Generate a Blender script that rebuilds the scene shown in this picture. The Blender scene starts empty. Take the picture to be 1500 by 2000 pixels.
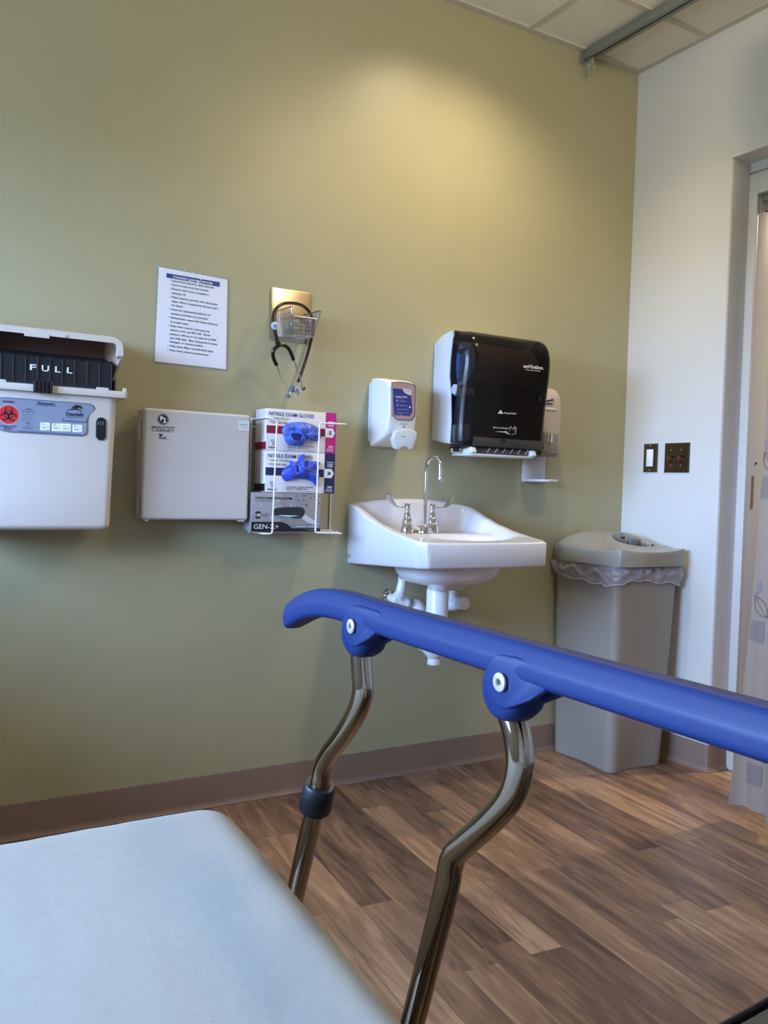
import bpy, bmesh, math, random
from mathutils import Vector, Matrix, noise
random.seed(4)
PI = math.pi
C = bpy.context.scene.collection
scn = bpy.context.scene

# ------------------------------------------------------------------ camera
F, YAW, PITCH, ROLL = 1685.06, 0.53508, -0.030178, 0.030589
CAM = Vector((-2.67146, -2.57488, 1.02475))
fwd = Vector((math.sin(YAW)*math.cos(PITCH), math.cos(YAW)*math.cos(PITCH), math.sin(PITCH)))
rt0 = Vector((math.cos(YAW), -math.sin(YAW), 0)); up0 = rt0.cross(fwd)
rt = math.cos(ROLL)*rt0 + math.sin(ROLL)*up0
up = -math.sin(ROLL)*rt0 + math.cos(ROLL)*up0
cam = bpy.data.cameras.new('camera'); cam_o = bpy.data.objects.new('camera', cam); C.objects.link(cam_o)
cam.sensor_fit = 'HORIZONTAL'; cam.sensor_width = 36; cam.lens = F/1500*36
cam.clip_start = 0.02; cam.clip_end = 200
m = Matrix((rt, up, -fwd)).transposed().to_4x4(); m.translation = CAM
cam_o.matrix_world = m
scn.camera = cam_o

def W(u, v, **k):
    "point of the real plane x=.., y=.. or z=.. that the photo shows at pixel u,v (used to measure places)"
    d = (u-750)/F*rt - (v-1000)/F*up + fwd
    ax = 'xyz'.index(list(k)[0]); val = list(k.values())[0]
    return CAM + d*((val-CAM[ax])/d[ax])

# ------------------------------------------------------------------ world, lights, exposure
scn.view_settings.view_transform = 'Standard'; scn.view_settings.look = 'None'
scn.view_settings.gamma = 1; scn.view_settings.use_curve_mapping = False
scn.view_settings.exposure = 0.68
w = bpy.data.worlds.new('daylight'); scn.world = w; w.use_nodes = True
nt = w.node_tree; nt.nodes.clear()
SKY = 34.0
out = nt.nodes.new('ShaderNodeOutputWorld'); bg = nt.nodes.new('ShaderNodeBackground')
tc = nt.nodes.new('ShaderNodeTexCoord'); sx = nt.nodes.new('ShaderNodeSeparateXYZ'); rp = nt.nodes.new('ShaderNodeValToRGB')
nt.links.new(tc.outputs['Generated'], sx.inputs[0]); nt.links.new(sx.outputs['Z'], rp.inputs[0])
rp.color_ramp.elements[0].position = 0.0; rp.color_ramp.elements[0].color = (.10, .12, .13, 1)
rp.color_ramp.elements[1].position = 0.02; rp.color_ramp.elements[1].color = (.40, .60, 1.0, 1)
nt.links.new(rp.outputs[0], bg.inputs[0]); bg.inputs[1].default_value = SKY
nt.links.new(bg.outputs[0], out.inputs[0])

WIN = (-2.1, -.30, .95, 2.10)         # window opening in the left wall: y0,y1,z0,z1
XL, YB, H = -4.2, -4.3, 2.74            # left wall, rear wall, ceiling height

def lamp(name, kind, loc, energy, col, size=.1, rot=(0,0,0), **k):
    l = bpy.data.lights.new(name, kind); l.energy = energy; l.color = col
    if kind == 'AREA':
        l.size = size
    else:
        l.shadow_soft_size = size
    for a, b in k.items(): setattr(l, a, b)
    o = bpy.data.objects.new(name, l); C.objects.link(o); o.location = loc; o.rotation_euler = rot
    return o
# daylight portal guiding the sky light in through the window
po = lamp('window_portal', 'AREA', (XL-.02, (WIN[0]+WIN[1])/2, (WIN[2]+WIN[3])/2), 1, (1,1,1), WIN[1]-WIN[0], (0, -PI/2, 0), shape='RECTANGLE')
po.data.size = WIN[3]-WIN[2]; po.data.size_y = WIN[1]-WIN[0]; po.data.cycles.is_portal = True
WARM = (1.0, .83, .58)
HALL = (1.0, .84, .62)
RECESSED = [(-.92, -.46, 38, 2.45, 1, .05), (-2.9, -3.3, 12, 2.6, 1, .1)]  # the second is added ambient fill behind the camera
FILL_GLOBE = (-.85, -1.55, 2.585, 34)     # added glowing globe that brightens upper walls and ceiling, its emission strength   # x, y, watts of the ceiling downlights

# ------------------------------------------------------------------ material helpers
MATS = {}
def mat(name, col, rough=.5, metal=0, bump=0, bscale=200, spec=.5, coat=0, var=0, vscale=3, trans=0, alpha=1, emit=None, estr=0, sheen=0):
    if name in MATS: return MATS[name]
    m = bpy.data.materials.new(name); m.use_nodes = True; n = m.node_tree; b = n.nodes['Principled BSDF']
    col = tuple(c for c in col)
    b.inputs['Base Color'].default_value = (*col, 1); b.inputs['Roughness'].default_value = rough
    b.inputs['Metallic'].default_value = metal; b.inputs['Specular IOR Level'].default_value = spec
    b.inputs['Coat Weight'].default_value = coat; b.inputs['Coat Roughness'].default_value = .05
    b.inputs['Transmission Weight'].default_value = trans; b.inputs['Alpha'].default_value = alpha
    b.inputs['Sheen Weight'].default_value = sheen
    if emit: b.inputs['Emission Color'].default_value = (*emit, 1); b.inputs['Emission Strength'].default_value = estr
    t = n.nodes.new('ShaderNodeTexCoord')
    if bump:
        x = n.nodes.new('ShaderNodeTexNoise'); x.inputs['Scale'].default_value = bscale; x.inputs['Detail'].default_value = 3
        n.links.new(t.outputs['Object'], x.inputs['Vector'])
        u = n.nodes.new('ShaderNodeBump'); u.inputs['Strength'].default_value = bump; u.inputs['Distance'].default_value = .002
        n.links.new(x.outputs['Fac'], u.inputs['Height']); n.links.new(u.outputs[0], b.inputs['Normal'])
    if var:
        x = n.nodes.new('ShaderNodeTexNoise'); x.inputs['Scale'].default_value = vscale; x.inputs['Detail'].default_value = 4
        n.links.new(t.outputs['Object'], x.inputs['Vector'])
        r = n.nodes.new('ShaderNodeValToRGB')
        r.color_ramp.elements[0].position = .3; r.color_ramp.elements[1].position = .7
        r.color_ramp.elements[0].color = (*[c*(1-var) for c in col], 1); r.color_ramp.elements[1].color = (*[min(1, c*(1+var)) for c in col], 1)
        n.links.new(x.outputs['Fac'], r.inputs[0]); n.links.new(r.outputs[0], b.inputs['Base Color'])
    MATS[name] = m; return m
def S(r, g, b):      # sRGB 0-255 to linear
    return tuple((c/255/12.92 if c/255 <= .04045 else ((c/255+.055)/1.055)**2.4) for c in (r, g, b))

M = dict(
 green = mat('green wall paint', S(168,163,131), .38, bump=.10, bscale=260, spec=.4, var=.02),
 white_wall = mat('off white wall paint', S(208,208,204), .5, bump=.10, bscale=260, spec=.35, var=.015),
 jamb = mat('painted metal door frame', S(205,203,198), .38, bump=.03, bscale=80),
 tile = mat('ceiling tile', S(228,222,204), .9, bump=.5, bscale=420, var=.04, vscale=60),
 tee = mat('ceiling tee', S(196,190,172), .6),
 track = mat('satin track metal', S(150,155,150), .45, metal=.6),
 black = mat('black plastic', S(24,24,28), .35),
 blackmatte = mat('black tray plastic', S(22,24,32), .5, bump=.1, bscale=300),
 cove = mat('taupe vinyl base', S(128,106,92), .45, bump=.05, bscale=120, var=.04),
 ivory = mat('ivory plastic', S(208,199,190), .35, bump=.08, bscale=350),
 cabinet = mat('light grey plastic', S(192,188,186), .4, bump=.10, bscale=350),
 paper = mat('paper', S(225,228,238), .7),
 ink = mat('black ink', S(28,28,34), .6), navy = mat('navy ink', S(28,36,84), .5), headblue = mat('header blue ink', S(26,62,128), .5),
 whiteink = mat('white ink', S(235,238,242), .5), greyink = mat('grey ink', S(120,124,132), .6),
 magenta = mat('magenta print', S(190,28,130), .45), crimson = mat('dark red print', S(130,18,50), .5),
 red = mat('red label print', S(205,42,52), .45), labelblue = mat('grey blue label', S(132,141,160), .45),
 labeledge = mat('label outline', S(60,72,110), .5),
 carton = mat('white carton', S(228,222,222), .4, spec=.4), cartongrey = mat('silver grey carton', S(150,146,148), .4),
 glove = mat('blue nitrile', S(72,104,205), .42, var=.12, vscale=40, bump=.3, bscale=60),
 glove2 = mat('deep blue nitrile', S(52,76,190), .42, var=.15, vscale=40, bump=.3, bscale=60),
 wire = mat('white coated wire', S(232,232,236), .35),
 steel = mat('brushed steel plate', S(196,180,152), .30, metal=1, bump=.05, bscale=500),
 chrome = mat('chrome', S(225,225,228), .06, metal=1), chromewire = mat('chrome wire', S(178,178,184), .22, metal=1),
 nickel = mat('nickel tube', S(176,166,150), .09, metal=1),
 burgundy = mat('burgundy rubber tube', S(40,9,13), .25), 
 tag = mat('pale tag plastic', S(190,205,235), .4), greyrubber = mat('grey blue rubber', S(90,104,140), .45),
 soapwhite = mat('white soap dispenser plastic', S(228,226,226), .35), soapgrey = mat('pale grey lever plastic', S(196,204,212), .35),
 soapwin = mat('brownish refill bag', S(168,142,142), .2, coat=.6), soapframe = mat('window edge brown', S(96,78,76), .3),
 soaplabel = mat('blue soap label', S(44,52,130), .3, coat=.4), pink = mat('pink dot', S(205,120,160), .4), lightblue = mat('light blue dot', S(120,170,215), .4),
 towelwhite = mat('pale dispenser housing', S(214,218,226), .38),
 gear = mat('grey dispenser mechanism', S(178,188,206), .4), gearblue = mat('dark blue hub', S(60,84,140), .4),
 roll = mat('brown paper roll', S(150,128,112), .8), inside = mat('dark dispenser inside', S(26,24,26), .6),
 sink = mat('white vitreous china', S(218,217,222), .08, coat=.5, spec=.6),
 pipe = mat('white pipe insulation', S(228,228,232), .3), 
 bin = mat('taupe grey bin plastic', S(150,143,134), .38, bump=.08, bscale=300),
 binlid = mat('grey bin lid plastic', S(148,145,136), .25, bump=.03, bscale=200),
 dark = mat('dark recess shade', S(36,38,46), .6),
 switchplate = mat('brushed bronze steel plate', S(120,110,100), .22, metal=1, bump=.05, bscale=500),
 plateedge = mat('plate edge', S(220,225,235), .12, metal=1),
 rocker = mat('white rocker switch', S(232,234,240), .3), redknob = mat('dark red switch', S(84,14,16), .35),
 screw = mat('screw head', S(215,210,200), .2, metal=1),
 blue = mat('blue rail plastic', S(14,38,88), .50, bump=.05, bscale=900, spec=.35),
 collar = mat('black navy collar', S(17,17,26), .45),
 pivot = mat('satin pivot pin', S(214,210,200), .3, metal=.6),
 sheet = None, curtain = None, frame_metal = mat('grey powder coated frame', S(120,124,130), .4),
 upholst = mat('dark green grey vinyl', S(46,48,40), .5), piping = mat('black piping', S(14,14,16), .45), 
 upholst2 = mat('purple grey vinyl', S(52,54,46), .5), armblue = mat('purple blue vinyl', S(48,40,110), .45),
 canister = mat('lamp trim white', S(235,232,222), .4),
 window_frame = mat('window frame', S(210,210,208), .4),
)
def glassy(name, tint, fac, rough=.05, diff=None):
    m = bpy.data.materials.new(name); m.use_nodes = True; n = m.node_tree
    b = n.nodes['Principled BSDF']; b.inputs['Base Color'].default_value = (*(diff or (0.02,0.02,0.02)), 1); b.inputs['Roughness'].default_value = rough
    t = n.nodes.new('ShaderNodeBsdfTransparent'); t.inputs[0].default_value = (*tint, 1)
    x = n.nodes.new('ShaderNodeMixShader'); x.inputs[0].default_value = fac
    n.links.new(t.outputs[0], x.inputs[1]); n.links.new(b.outputs[0], x.inputs[2])
    n.links.new(x.outputs[0], n.nodes['Material Output'].inputs[0]); MATS[name] = m; return m
M['pane'] = glassy('window glass', (.95,.97,.98), .05, .02, (.02,.02,.02))
M['smoke'] = glassy('smoked plastic cover', (.66,.64,.63), .34, .14, S(36,33,32))
M['liner'] = glassy('translucent bin liner', (.86,.86,.88), .55, .25, S(205,200,208))
M['laminate'] = glassy('clear laminate', (.96,.97,.97), .25, .15, S(200,205,200))
M['clear'] = glassy('clear carrier plastic', (.9,.9,.88), .35, .1, S(190,190,180))

# wood look vinyl planks, running across the room depth
def floor_mat():
    m = bpy.data.materials.new('wood look vinyl planks'); m.use_nodes = True; n = m.node_tree; L = n.links.new; N = n.nodes.new
    b = n.nodes['Principled BSDF']
    t = N('ShaderNodeTexCoord'); mp = N('ShaderNodeMapping'); L(t.outputs['Object'], mp.inputs[0]); mp.inputs['Rotation'].default_value = (0,0,math.radians(-90+5))
    br = N('ShaderNodeTexBrick'); L(mp.outputs[0], br.inputs[0]); br.inputs['Scale'].default_value = 1
    br.inputs['Brick Width'].default_value = .92; br.inputs['Row Height'].default_value = .087; br.inputs['Mortar Size'].default_value = .0006
    br.inputs['Mortar Smooth'].default_value = .2; br.inputs['Bias'].default_value = 0; br.offset = .37; br.offset_frequency = 2; br.squash_frequency = 3; br.squash = 1.3
    br.inputs['Color1'].default_value = (0,0,0,1); br.inputs['Color2'].default_value = (1,1,1,1); br.inputs['Mortar'].default_value = (.3,.3,.3,1)
    # grain: stretched noise shifted per plank
    ms = N('ShaderNodeMapping'); L(mp.outputs[0], ms.inputs[0]); ms.inputs['Scale'].default_value = (1.5, 18, 1)
    ad = N('ShaderNodeVectorMath'); ad.operation = 'MULTIPLY_ADD'; L(br.outputs['Color'], ad.inputs[0]); ad.inputs[1].default_value = (37, 21, 11); L(ms.outputs[0], ad.inputs[2])
    g = N('ShaderNodeTexNoise'); L(ad.outputs[0], g.inputs['Vector']); g.inputs['Scale'].default_value = 1.5; g.inputs['Detail'].default_value = 7; g.inputs['Distortion'].default_value = 1.2; g.inputs['Roughness'].default_value = .62
    ms2 = N('ShaderNodeMapping'); L(mp.outputs[0], ms2.inputs[0]); ms2.inputs['Scale'].default_value = (1.3, 7, 1)
    ad2 = N('ShaderNodeVectorMath'); ad2.operation = 'MULTIPLY_ADD'; L(br.outputs['Color'], ad2.inputs[0]); ad2.inputs[1].default_value = (13, 57, 3); L(ms2.outputs[0], ad2.inputs[2])
    g2 = N('ShaderNodeTexNoise'); L(ad2.outputs[0], g2.inputs['Vector']); g2.inputs['Scale'].default_value = 2.0; g2.inputs['Detail'].default_value = 3; g2.inputs['Distortion'].default_value = 2.2
    r = N('ShaderNodeValToRGB'); e = r.color_ramp.elements
    e[0].position = .30; e[0].color = (*S(74,54,44),1); e[1].position = .72; e[1].color = (*S(166,134,106),1)
    x = e.new(.45); x.color = (*S(108,82,66),1); x = e.new(.58); x.color = (*S(136,106,82),1)
    mix = N('ShaderNodeMix'); mix.data_type = 'FLOAT'; mix.inputs[0].default_value = .5; L(g.outputs['Fac'], mix.inputs[2]); L(g2.outputs['Fac'], mix.inputs[3])
    mix2 = N('ShaderNodeMath'); mix2.operation = 'MULTIPLY_ADD'; L(br.outputs['Color'], mix2.inputs[0]); mix2.inputs[1].default_value = .26; 
    sub = N('ShaderNodeMath'); sub.operation = 'SUBTRACT'; L(mix.outputs[0], sub.inputs[0]); sub.inputs[1].default_value = .12; L(sub.outputs[0], mix2.inputs[2])
    L(mix2.outputs[0], r.inputs[0])
    dk = N('ShaderNodeMix'); dk.data_type = 'RGBA'; dk.blend_type = 'MULTIPLY'; L(br.outputs['Fac'], dk.inputs[0]); L(r.outputs[0], dk.inputs[6]); dk.inputs[7].default_value = (.45,.4,.38,1)
    L(dk.outputs[2], b.inputs['Base Color']); b.inputs['Roughness'].default_value = .38; b.inputs['Specular IOR Level'].default_value = .45
    u = N('ShaderNodeBump'); u.inputs['Strength'].default_value = .12; u.inputs['Distance'].default_value = .001; L(g.outputs['Fac'], u.inputs['Height']); L(u.outputs[0], b.inputs['Normal'])
    return m
M['floor'] = floor_mat()
def fabric_mat(name, col, scale=1100, strength=.22, var=.05):
    m = bpy.data.materials.new(name); m.use_nodes = True; n = m.node_tree; L = n.links.new; N = n.nodes.new; b = n.nodes['Principled BSDF']
    t = N('ShaderNodeTexCoord'); v = N('ShaderNodeTexVoronoi'); L(t.outputs['Object'], v.inputs[0]); v.inputs['Scale'].default_value = scale
    u = N('ShaderNodeBump'); u.inputs['Strength'].default_value = strength; u.inputs['Distance'].default_value = .0012; L(v.outputs['Distance'], u.inputs['Height'])
    x = N('ShaderNodeTexNoise'); L(t.outputs['Object'], x.inputs[0]); x.inputs['Scale'].default_value = 90; x.inputs['Detail'].default_value = 5
    r = N('ShaderNodeValToRGB'); r.color_ramp.elements[0].position = .35; r.color_ramp.elements[1].position = .65
    r.color_ramp.elements[0].color = (*[c*(1-var) for c in col],1); r.color_ramp.elements[1].color = (*col,1)
    L(x.outputs['Fac'], r.inputs[0]); L(r.outputs[0], b.inputs['Base Color']); L(u.outputs[0], b.inputs['Normal'])
    b.inputs['Roughness'].default_value = .85; b.inputs['Sheen Weight'].default_value = .15; return m
M['sheet'] = fabric_mat('white knitted sheet', S(158,156,148))
M['curtain'] = fabric_mat('taupe curtain cloth', S(156,138,124), 900, .2, .05)
M['curtain_sq'] = fabric_mat('grey curtain square', S(132,121,116), 900, .2, .1)
M['curtain_leaf'] = fabric_mat('pale grey leaf print', S(140,128,126), 900, .2, .05)

# ------------------------------------------------------------------ mesh helpers
class MB:
    def __init__(s): s.b = bmesh.new(); s.mats = []; s.k = 0
    def use(s, m):
        if m not in s.mats: s.mats.append(m)
        s.k = s.mats.index(m); return s
    def face(s, vs):
        try: f = s.b.faces.new(vs); f.material_index = s.k; return f
        except ValueError: return None
    def v(s, p): return s.b.verts.new(p)
    def poly(s, pts): return s.face([s.v(p) for p in pts])
    def box(s, x0, x1, y0, y1, z0, z1):
        v = [s.v((x, y, z)) for x in (x0, x1) for y in (y0, y1) for z in (z0, z1)]
        for f in ((0,1,3,2),(4,6,7,5),(0,4,5,1),(2,3,7,6),(0,2,6,4),(1,5,7,3)): s.face([v[i] for i in f])
        return s
    def loft(s, rings, closed=True, cap=True, close_path=False):
        R_ = [[s.v(p) for p in r] for r in rings]; n = len(R_[0])
        for i in range(len(R_)-(0 if close_path else 1)):
            a, c = R_[i], R_[(i+1) % len(R_)]
            for j in range(n if closed else n-1):
                s.face([a[j], a[(j+1) % n], c[(j+1) % n], c[j]])
        if cap and closed and not close_path: s.face(R_[0][::-1]); s.face(R_[-1])
        return s
    def tube(s, pts, r, seg=12, closed=False, cap=True, squash=None):
        pts = [Vector(p) for p in pts]; n = len(pts); rings = []
        rr = r if isinstance(r, (list, tuple)) else [r]*n
        t0 = (pts[1]-pts[0]).normalized(); nrm = t0.orthogonal().normalized()
        for i, p in enumerate(pts):
            if closed: t = (pts[(i+1) % n]-pts[i-1]).normalized()
            else: t = (pts[min(i+1, n-1)]-pts[max(i-1, 0)]).normalized()
            nrm = (nrm - t*nrm.dot(t)).normalized(); bn = t.cross(nrm)
            rings.append([p + rr[i]*(math.cos(a)*nrm + math.sin(a)*bn) for a in [2*PI*k/seg for k in range(seg)]])
        return s.loft(rings, True, cap, closed)
    def cyl(s, p0, p1, r, seg=24, r1=None):
        return s.tube([p0, p1], [r, r if r1 is None else r1], seg)
    def lathe(s, prof, o, ax=(0,0,1), seg=32, a0=0):
        "prof: (radius, height) list along axis ax from o"
        o = Vector(o); ax = Vector(ax).normalized(); n = ax.orthogonal().normalized(); b = ax.cross(n)
        rings = [[o + ax*h + max(r, 1e-5)*(math.cos(a)*n + math.sin(a)*b) for a in [2*PI*k/seg+a0 for k in range(seg)]] for r, h in prof]
        return s.loft(rings)
    def prism(s, pts, d):
        "extrude the polygon pts by the vector d"
        d = Vector(d); a = [s.v(p) for p in pts]; c = [s.v(Vector(p)+d) for p in pts]; n = len(a)
        s.face(a[::-1]); s.face(c)
        for i in range(n): s.face([a[i], a[(i+1) % n], c[(i+1) % n], c[i]])
        return s
    def sphere(s, c, r, seg=16, rings=10, sc=(1,1,1)):
        c = Vector(c); R_ = []
        for i in range(1, rings):
            t = PI*i/rings
            R_.append([c + Vector((sc[0]*r*math.sin(t)*math.cos(a), sc[1]*r*math.sin(t)*math.sin(a), sc[2]*r*math.cos(t))) for a in [2*PI*k/seg for k in range(seg)]])
        return s.loft(R_)
    def bevel(s, w, seg=3, ang=30):
        bmesh.ops.recalc_face_normals(s.b, faces=s.b.faces)
        s.b.edges.ensure_lookup_table()
        E = [e for e in s.b.edges if len(e.link_faces) == 2 and e.calc_face_angle(0) > math.radians(ang)]
        bmesh.ops.bevel(s.b, geom=E, offset=w, segments=seg, profile=.5, affect='EDGES', clamp_overlap=True); return s

def obj(name, mb, m=None, parent=None, smooth=38, loc=None, wn=False, recalc=True):
    me = bpy.data.meshes.new(name)
    if recalc: bmesh.ops.recalc_face_normals(mb.b, faces=mb.b.faces)
    mb.b.to_mesh(me); mb.b.free()
    mats = mb.mats if mb.mats else [m]
    for x in mats: me.materials.append(x)
    for p in me.polygons: p.use_smooth = True
    if smooth < 180: me.set_sharp_from_angle(angle=math.radians(smooth))
    o = bpy.data.objects.new(name, me); C.objects.link(o)
    if loc: o.location = loc
    if parent is not None:
        o.parent = parent; o.matrix_parent_inverse = Matrix.Translation(parent_loc(parent)).inverted()
    if wn:
        md = o.modifiers.new('wn', 'WEIGHTED_NORMAL'); md.keep_sharp = True; md.weight = 80
    return o
def parent_loc(p):      # parts are built in world coordinates; only the things' Empties are moved
    return Vector((0,0,0)) if p.parent is not None else Vector(p.location)
def thing(name, label, cat, loc, group=None):
    o = bpy.data.objects.new(name, None); C.objects.link(o); o.empty_display_size = .05
    o.location = loc; o['label'] = label; o['category'] = cat
    if group: o['group'] = group
    return o
def tag(o, label, cat, group=None):
    o['label'] = label; o['category'] = cat
    if group: o['group'] = group
    return o
def struct(name, mb, m, smooth=30):
    o = obj(name, mb, m, smooth=smooth); o['kind'] = 'structure'; return o

def rrect(cx, cy, w, h, r, n=6):
    pts = []
    r = min(r, w/2-1e-5, h/2-1e-5)
    for (sx_, sy_, a0) in ((1,1,0), (-1,1,PI/2), (-1,-1,PI), (1,-1,3*PI/2)):
        for k in range(n+1):
            a = a0 + PI/2*k/n
            pts.append((cx+sx_*(w/2-r)+r*math.cos(a), cy+sy_*(h/2-r)+r*math.sin(a)))
    return pts
def inset(poly, d):
    "offset a closed 2D polygon inward by d"
    n = len(poly); A = sum(poly[i][0]*poly[(i+1) % n][1]-poly[(i+1) % n][0]*poly[i][1] for i in range(n)); sg = 1 if A > 0 else -1
    o = []
    for i in range(n):
        p, q, r_ = Vector(poly[i-1]), Vector(poly[i]), Vector(poly[(i+1) % n])
        e1 = (q-p).normalized(); e2 = (r_-q).normalized()
        n1 = Vector((-e1.y, e1.x))*sg; n2 = Vector((-e2.y, e2.x))*sg
        b = (n1+n2); l = b.length
        b = b.normalized()*min(2, 1/max(.5, l/2)) if l > 1e-6 else n1
        o.append(tuple(q + b*d))
    return o
def chaikin(poly, it=2, closed=True):
    for _ in range(it):
        o = []; n = len(poly)
        for i in range(n if closed else n-1):
            p, q = poly[i], poly[(i+1) % n]
            o.append(tuple(.75*a+.25*b for a, b in zip(p, q))); o.append(tuple(.25*a+.75*b for a, b in zip(p, q)))
        if not closed: o = [poly[0]] + o + [poly[-1]]
        poly = o
    return poly
def pillow(mb, prof, x0, x1, r, n=5):
    "body whose side outline (y,z) prof runs from x0 to x1, edges rounded by r"
    rings = []
    for k in range(n+1):
        a = PI/2*k/n; rings.append((x0 + r*(1-math.sin(a)), r*(1-math.cos(a))))
    rings = rings[::-1]; L_ = [(x0 + r*(1-math.cos(PI/2*k/n)), r*(1-math.sin(PI/2*k/n))) for k in range(n+1)]
    R_ = [(x1-(x-x0), d) for x, d in L_][::-1]
    mb.loft([[(x, p[0], p[1]) for p in inset(prof, d)] for x, d in L_+R_]); return mb
def grid(mb, nu, nv, f, closed_u=False):
    V = [[mb.v(f(i/nu, j/nv)) for j in range(nv+1)] for i in range(nu+(0 if closed_u else 1))]
    for i in range(nu):
        for j in range(nv):
            a = V[i]; b = V[(i+1) % len(V)]
            mb.face([a[j], b[j], b[j+1], a[j+1]])
    return V

_dg = None
def text(mb, s, p0, p1, h, bold=0, shear=0, out=None, depth=.0003, spacing=1.0):
    "lettering whose baseline runs p0 -> p1 and whose capitals are h tall, facing out"
    cu = bpy.data.curves.new('t', 'FONT'); cu.body = s; cu.size = 1; cu.offset = bold; cu.shear = shear; cu.extrude = 0; cu.resolution_u = 3; cu.space_character = spacing
    o = bpy.data.objects.new('t', cu); C.objects.link(o)
    dg = bpy.context.evaluated_depsgraph_get(); me = bpy.data.meshes.new_from_object(o.evaluated_get(dg))
    xs = [v.co.x for v in me.vertices]; x0, x1 = min(xs), max(xs)
    p0, p1 = Vector(p0), Vector(p1); X = (p1-p0); wdt = X.length; X.normalize()
    if out is None: out = Vector((0,-1,0))
    out = Vector(out).normalized(); Y = out.cross(X).normalized()
    base = len(mb.b.verts); vv = []
    for v in me.vertices:
        vv.append(mb.v(p0 + X*((v.co.x-x0)/(x1-x0)*wdt) + Y*(v.co.y*h/.70) + out*depth))
    for p in me.polygons: mb.face([vv[i] for i in p.vertices])
    bpy.data.objects.remove(o); bpy.data.curves.remove(cu); bpy.data.meshes.remove(me)
    return mb

# ================================================================== THE ROOM
T = .12
JY = -.4733          # corner where the right wall turns into the door recess
OY0, OY1 = -.508, -1.72   # door opening
DZ = 2.135
mb = MB().box(XL-T, 0, 0, T, 0, H); struct('wall_back', mb, M['green'])
mb = MB(); 
mb.box(0, .42, 0, T, 0, H)
struct('wall_back_return', mb, M['white_wall'])
# right wall with the door recess (rounded corner)
mb = MB()
cr = .012
c_ = [(0, 0)] + [(cr-cr*math.cos(a), JY+cr-cr*math.sin(a)) for a in [PI/2*k/4 for k in range(5)]] + [(.102, JY), (.102, JY+.013), (.25, JY+.013), (.25, 0)]
mb.prism([(x, y, 0) for x, y in c_], (0, 0, 2.2534)); mb.box(0, .25, JY, 0, 2.2534, H)
mb.box(0, .102, -1.755, JY, 2.2534, H); mb.box(.102, .25, -1.755, JY+.013, 2.22, H)
mb.box(0, .25, YB, -1.755, 0, H)
struct('wall_right', mb, M['white_wall'])
mb = MB()  # left wall around the window
y0, y1, z0, z1 = WIN
mb.box(XL-T, XL, YB, y0, 0, H).box(XL-T, XL, y1, 0, 0, H).box(XL-T, XL, y0, y1, 0, z0).box(XL-T, XL, y0, y1, z1, H)
struct('wall_left', mb, M['white_wall'])
mb = MB().box(XL-T, .25, YB-T, YB, 0, H); struct('wall_front', mb, M['white_wall'])
mb = MB().box(XL-T, 2.6, YB-T, T, -.05, 0); struct('floor', mb, M['floor'])
# hallway outside the door
mb = MB().box(2.2, 2.3, YB-T, T, 0, H); struct('wall_hallway', mb, M['white_wall'])
mb = MB().box(.25, 2.3, T, T+.1, 0, H).box(.25, 2.3, YB-T-.1, YB-T, 0, H); struct('wall_hallway_end', mb, M['white_wall'])
# ceiling: one slab of tiles with the tee grid
mb = MB().use(M['tile']).box(XL-T, 2.3, YB-T, T, H+.004, H+.06)
struct('ceiling', mb, M['tile'])
mb = MB()
mb.box(XL, 0, -.028, 0, H-.004, H+.006).box(-.028, 0, YB, -.028, H-.004, H+.006).box(XL, XL+.028, YB, -.028, H-.004, H+.006).box(XL, 0, YB, YB+.028, H-.004, H+.006)
x = -.59
while x > XL+.1: mb.box(x-.012, x+.012, YB+.03, -.028, H-.003, H+.006); x -= .61
y = -.345
while y > YB+.1: mb.box(XL+.03, -.028, y-.012, y+.012, H-.002, H+.006); y -= .61
struct('trim_ceiling', mb, M['tee'])
# window in the left wall (behind the camera's left shoulder)
mb = MB().use(M['window_frame'])
fx0, fx1 = XL-.10, XL-.04
mb.box(fx0, fx1, y0, y0+.05, z0, z1).box(fx0, fx1, y1-.05, y1, z0, z1).box(fx0, fx1, y0, y1, z0, z0+.05).box(fx0, fx1, y0, y1, z1-.05, z1).box(fx0, fx1, (y0+y1)/2-.02, (y0+y1)/2+.02, z0, z1)
wf = struct('window_1', mb, M['window_frame'])
mb = MB().box(fx0+.028, fx0+.032, y0+.05, y1-.05, z0+.05, z1-.05); obj('window_pane', mb, M['pane'], wf)
mb = MB().box(XL-.02, XL+.04, y0-.03, y1+.03, z0-.03, z0); obj('window_sill', mb, M['window_frame'], wf)
# cove base: profile (distance from wall, height)
CP = [(.0005, 0), (.014, 0), (.014, .003), (.008, .010), (.005, .022), (.004, .098), (.003, .1016), (.0005, .1016)]
mb = MB()
mb.loft([[(XL, -d, z) for d, z in CP], [(-.0, -d, z) for d, z in CP]])
struct('baseboard_back', mb, M['cove'])
mb = MB()
path = [(-1, 0, 0, -.001), (-1, 0, 0, JY+.004)]
ring = []
for (nx, ny, px, py) in ((-1,0,0,-.001), (-1,0,0,JY+.012), (-.707,-.707,.0035,JY+.0035), (0,-1,.012,JY), (0,-1,.1,JY)):
    ring.append([(px+nx*d, py+ny*d, z) for d, z in CP])
mb.loft(ring); 
mb.loft([[(-d, -1.76, z) for d, z in CP], [(-d, YB, z) for d, z in CP]])
struct('baseboard_right', mb, M['cove'])
mb = MB(); mb.loft([[(XL+d, YB, z) for d, z in CP], [(XL+d, 0, z) for d, z in CP]]); struct('baseboard_left', mb, M['cove'])
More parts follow.
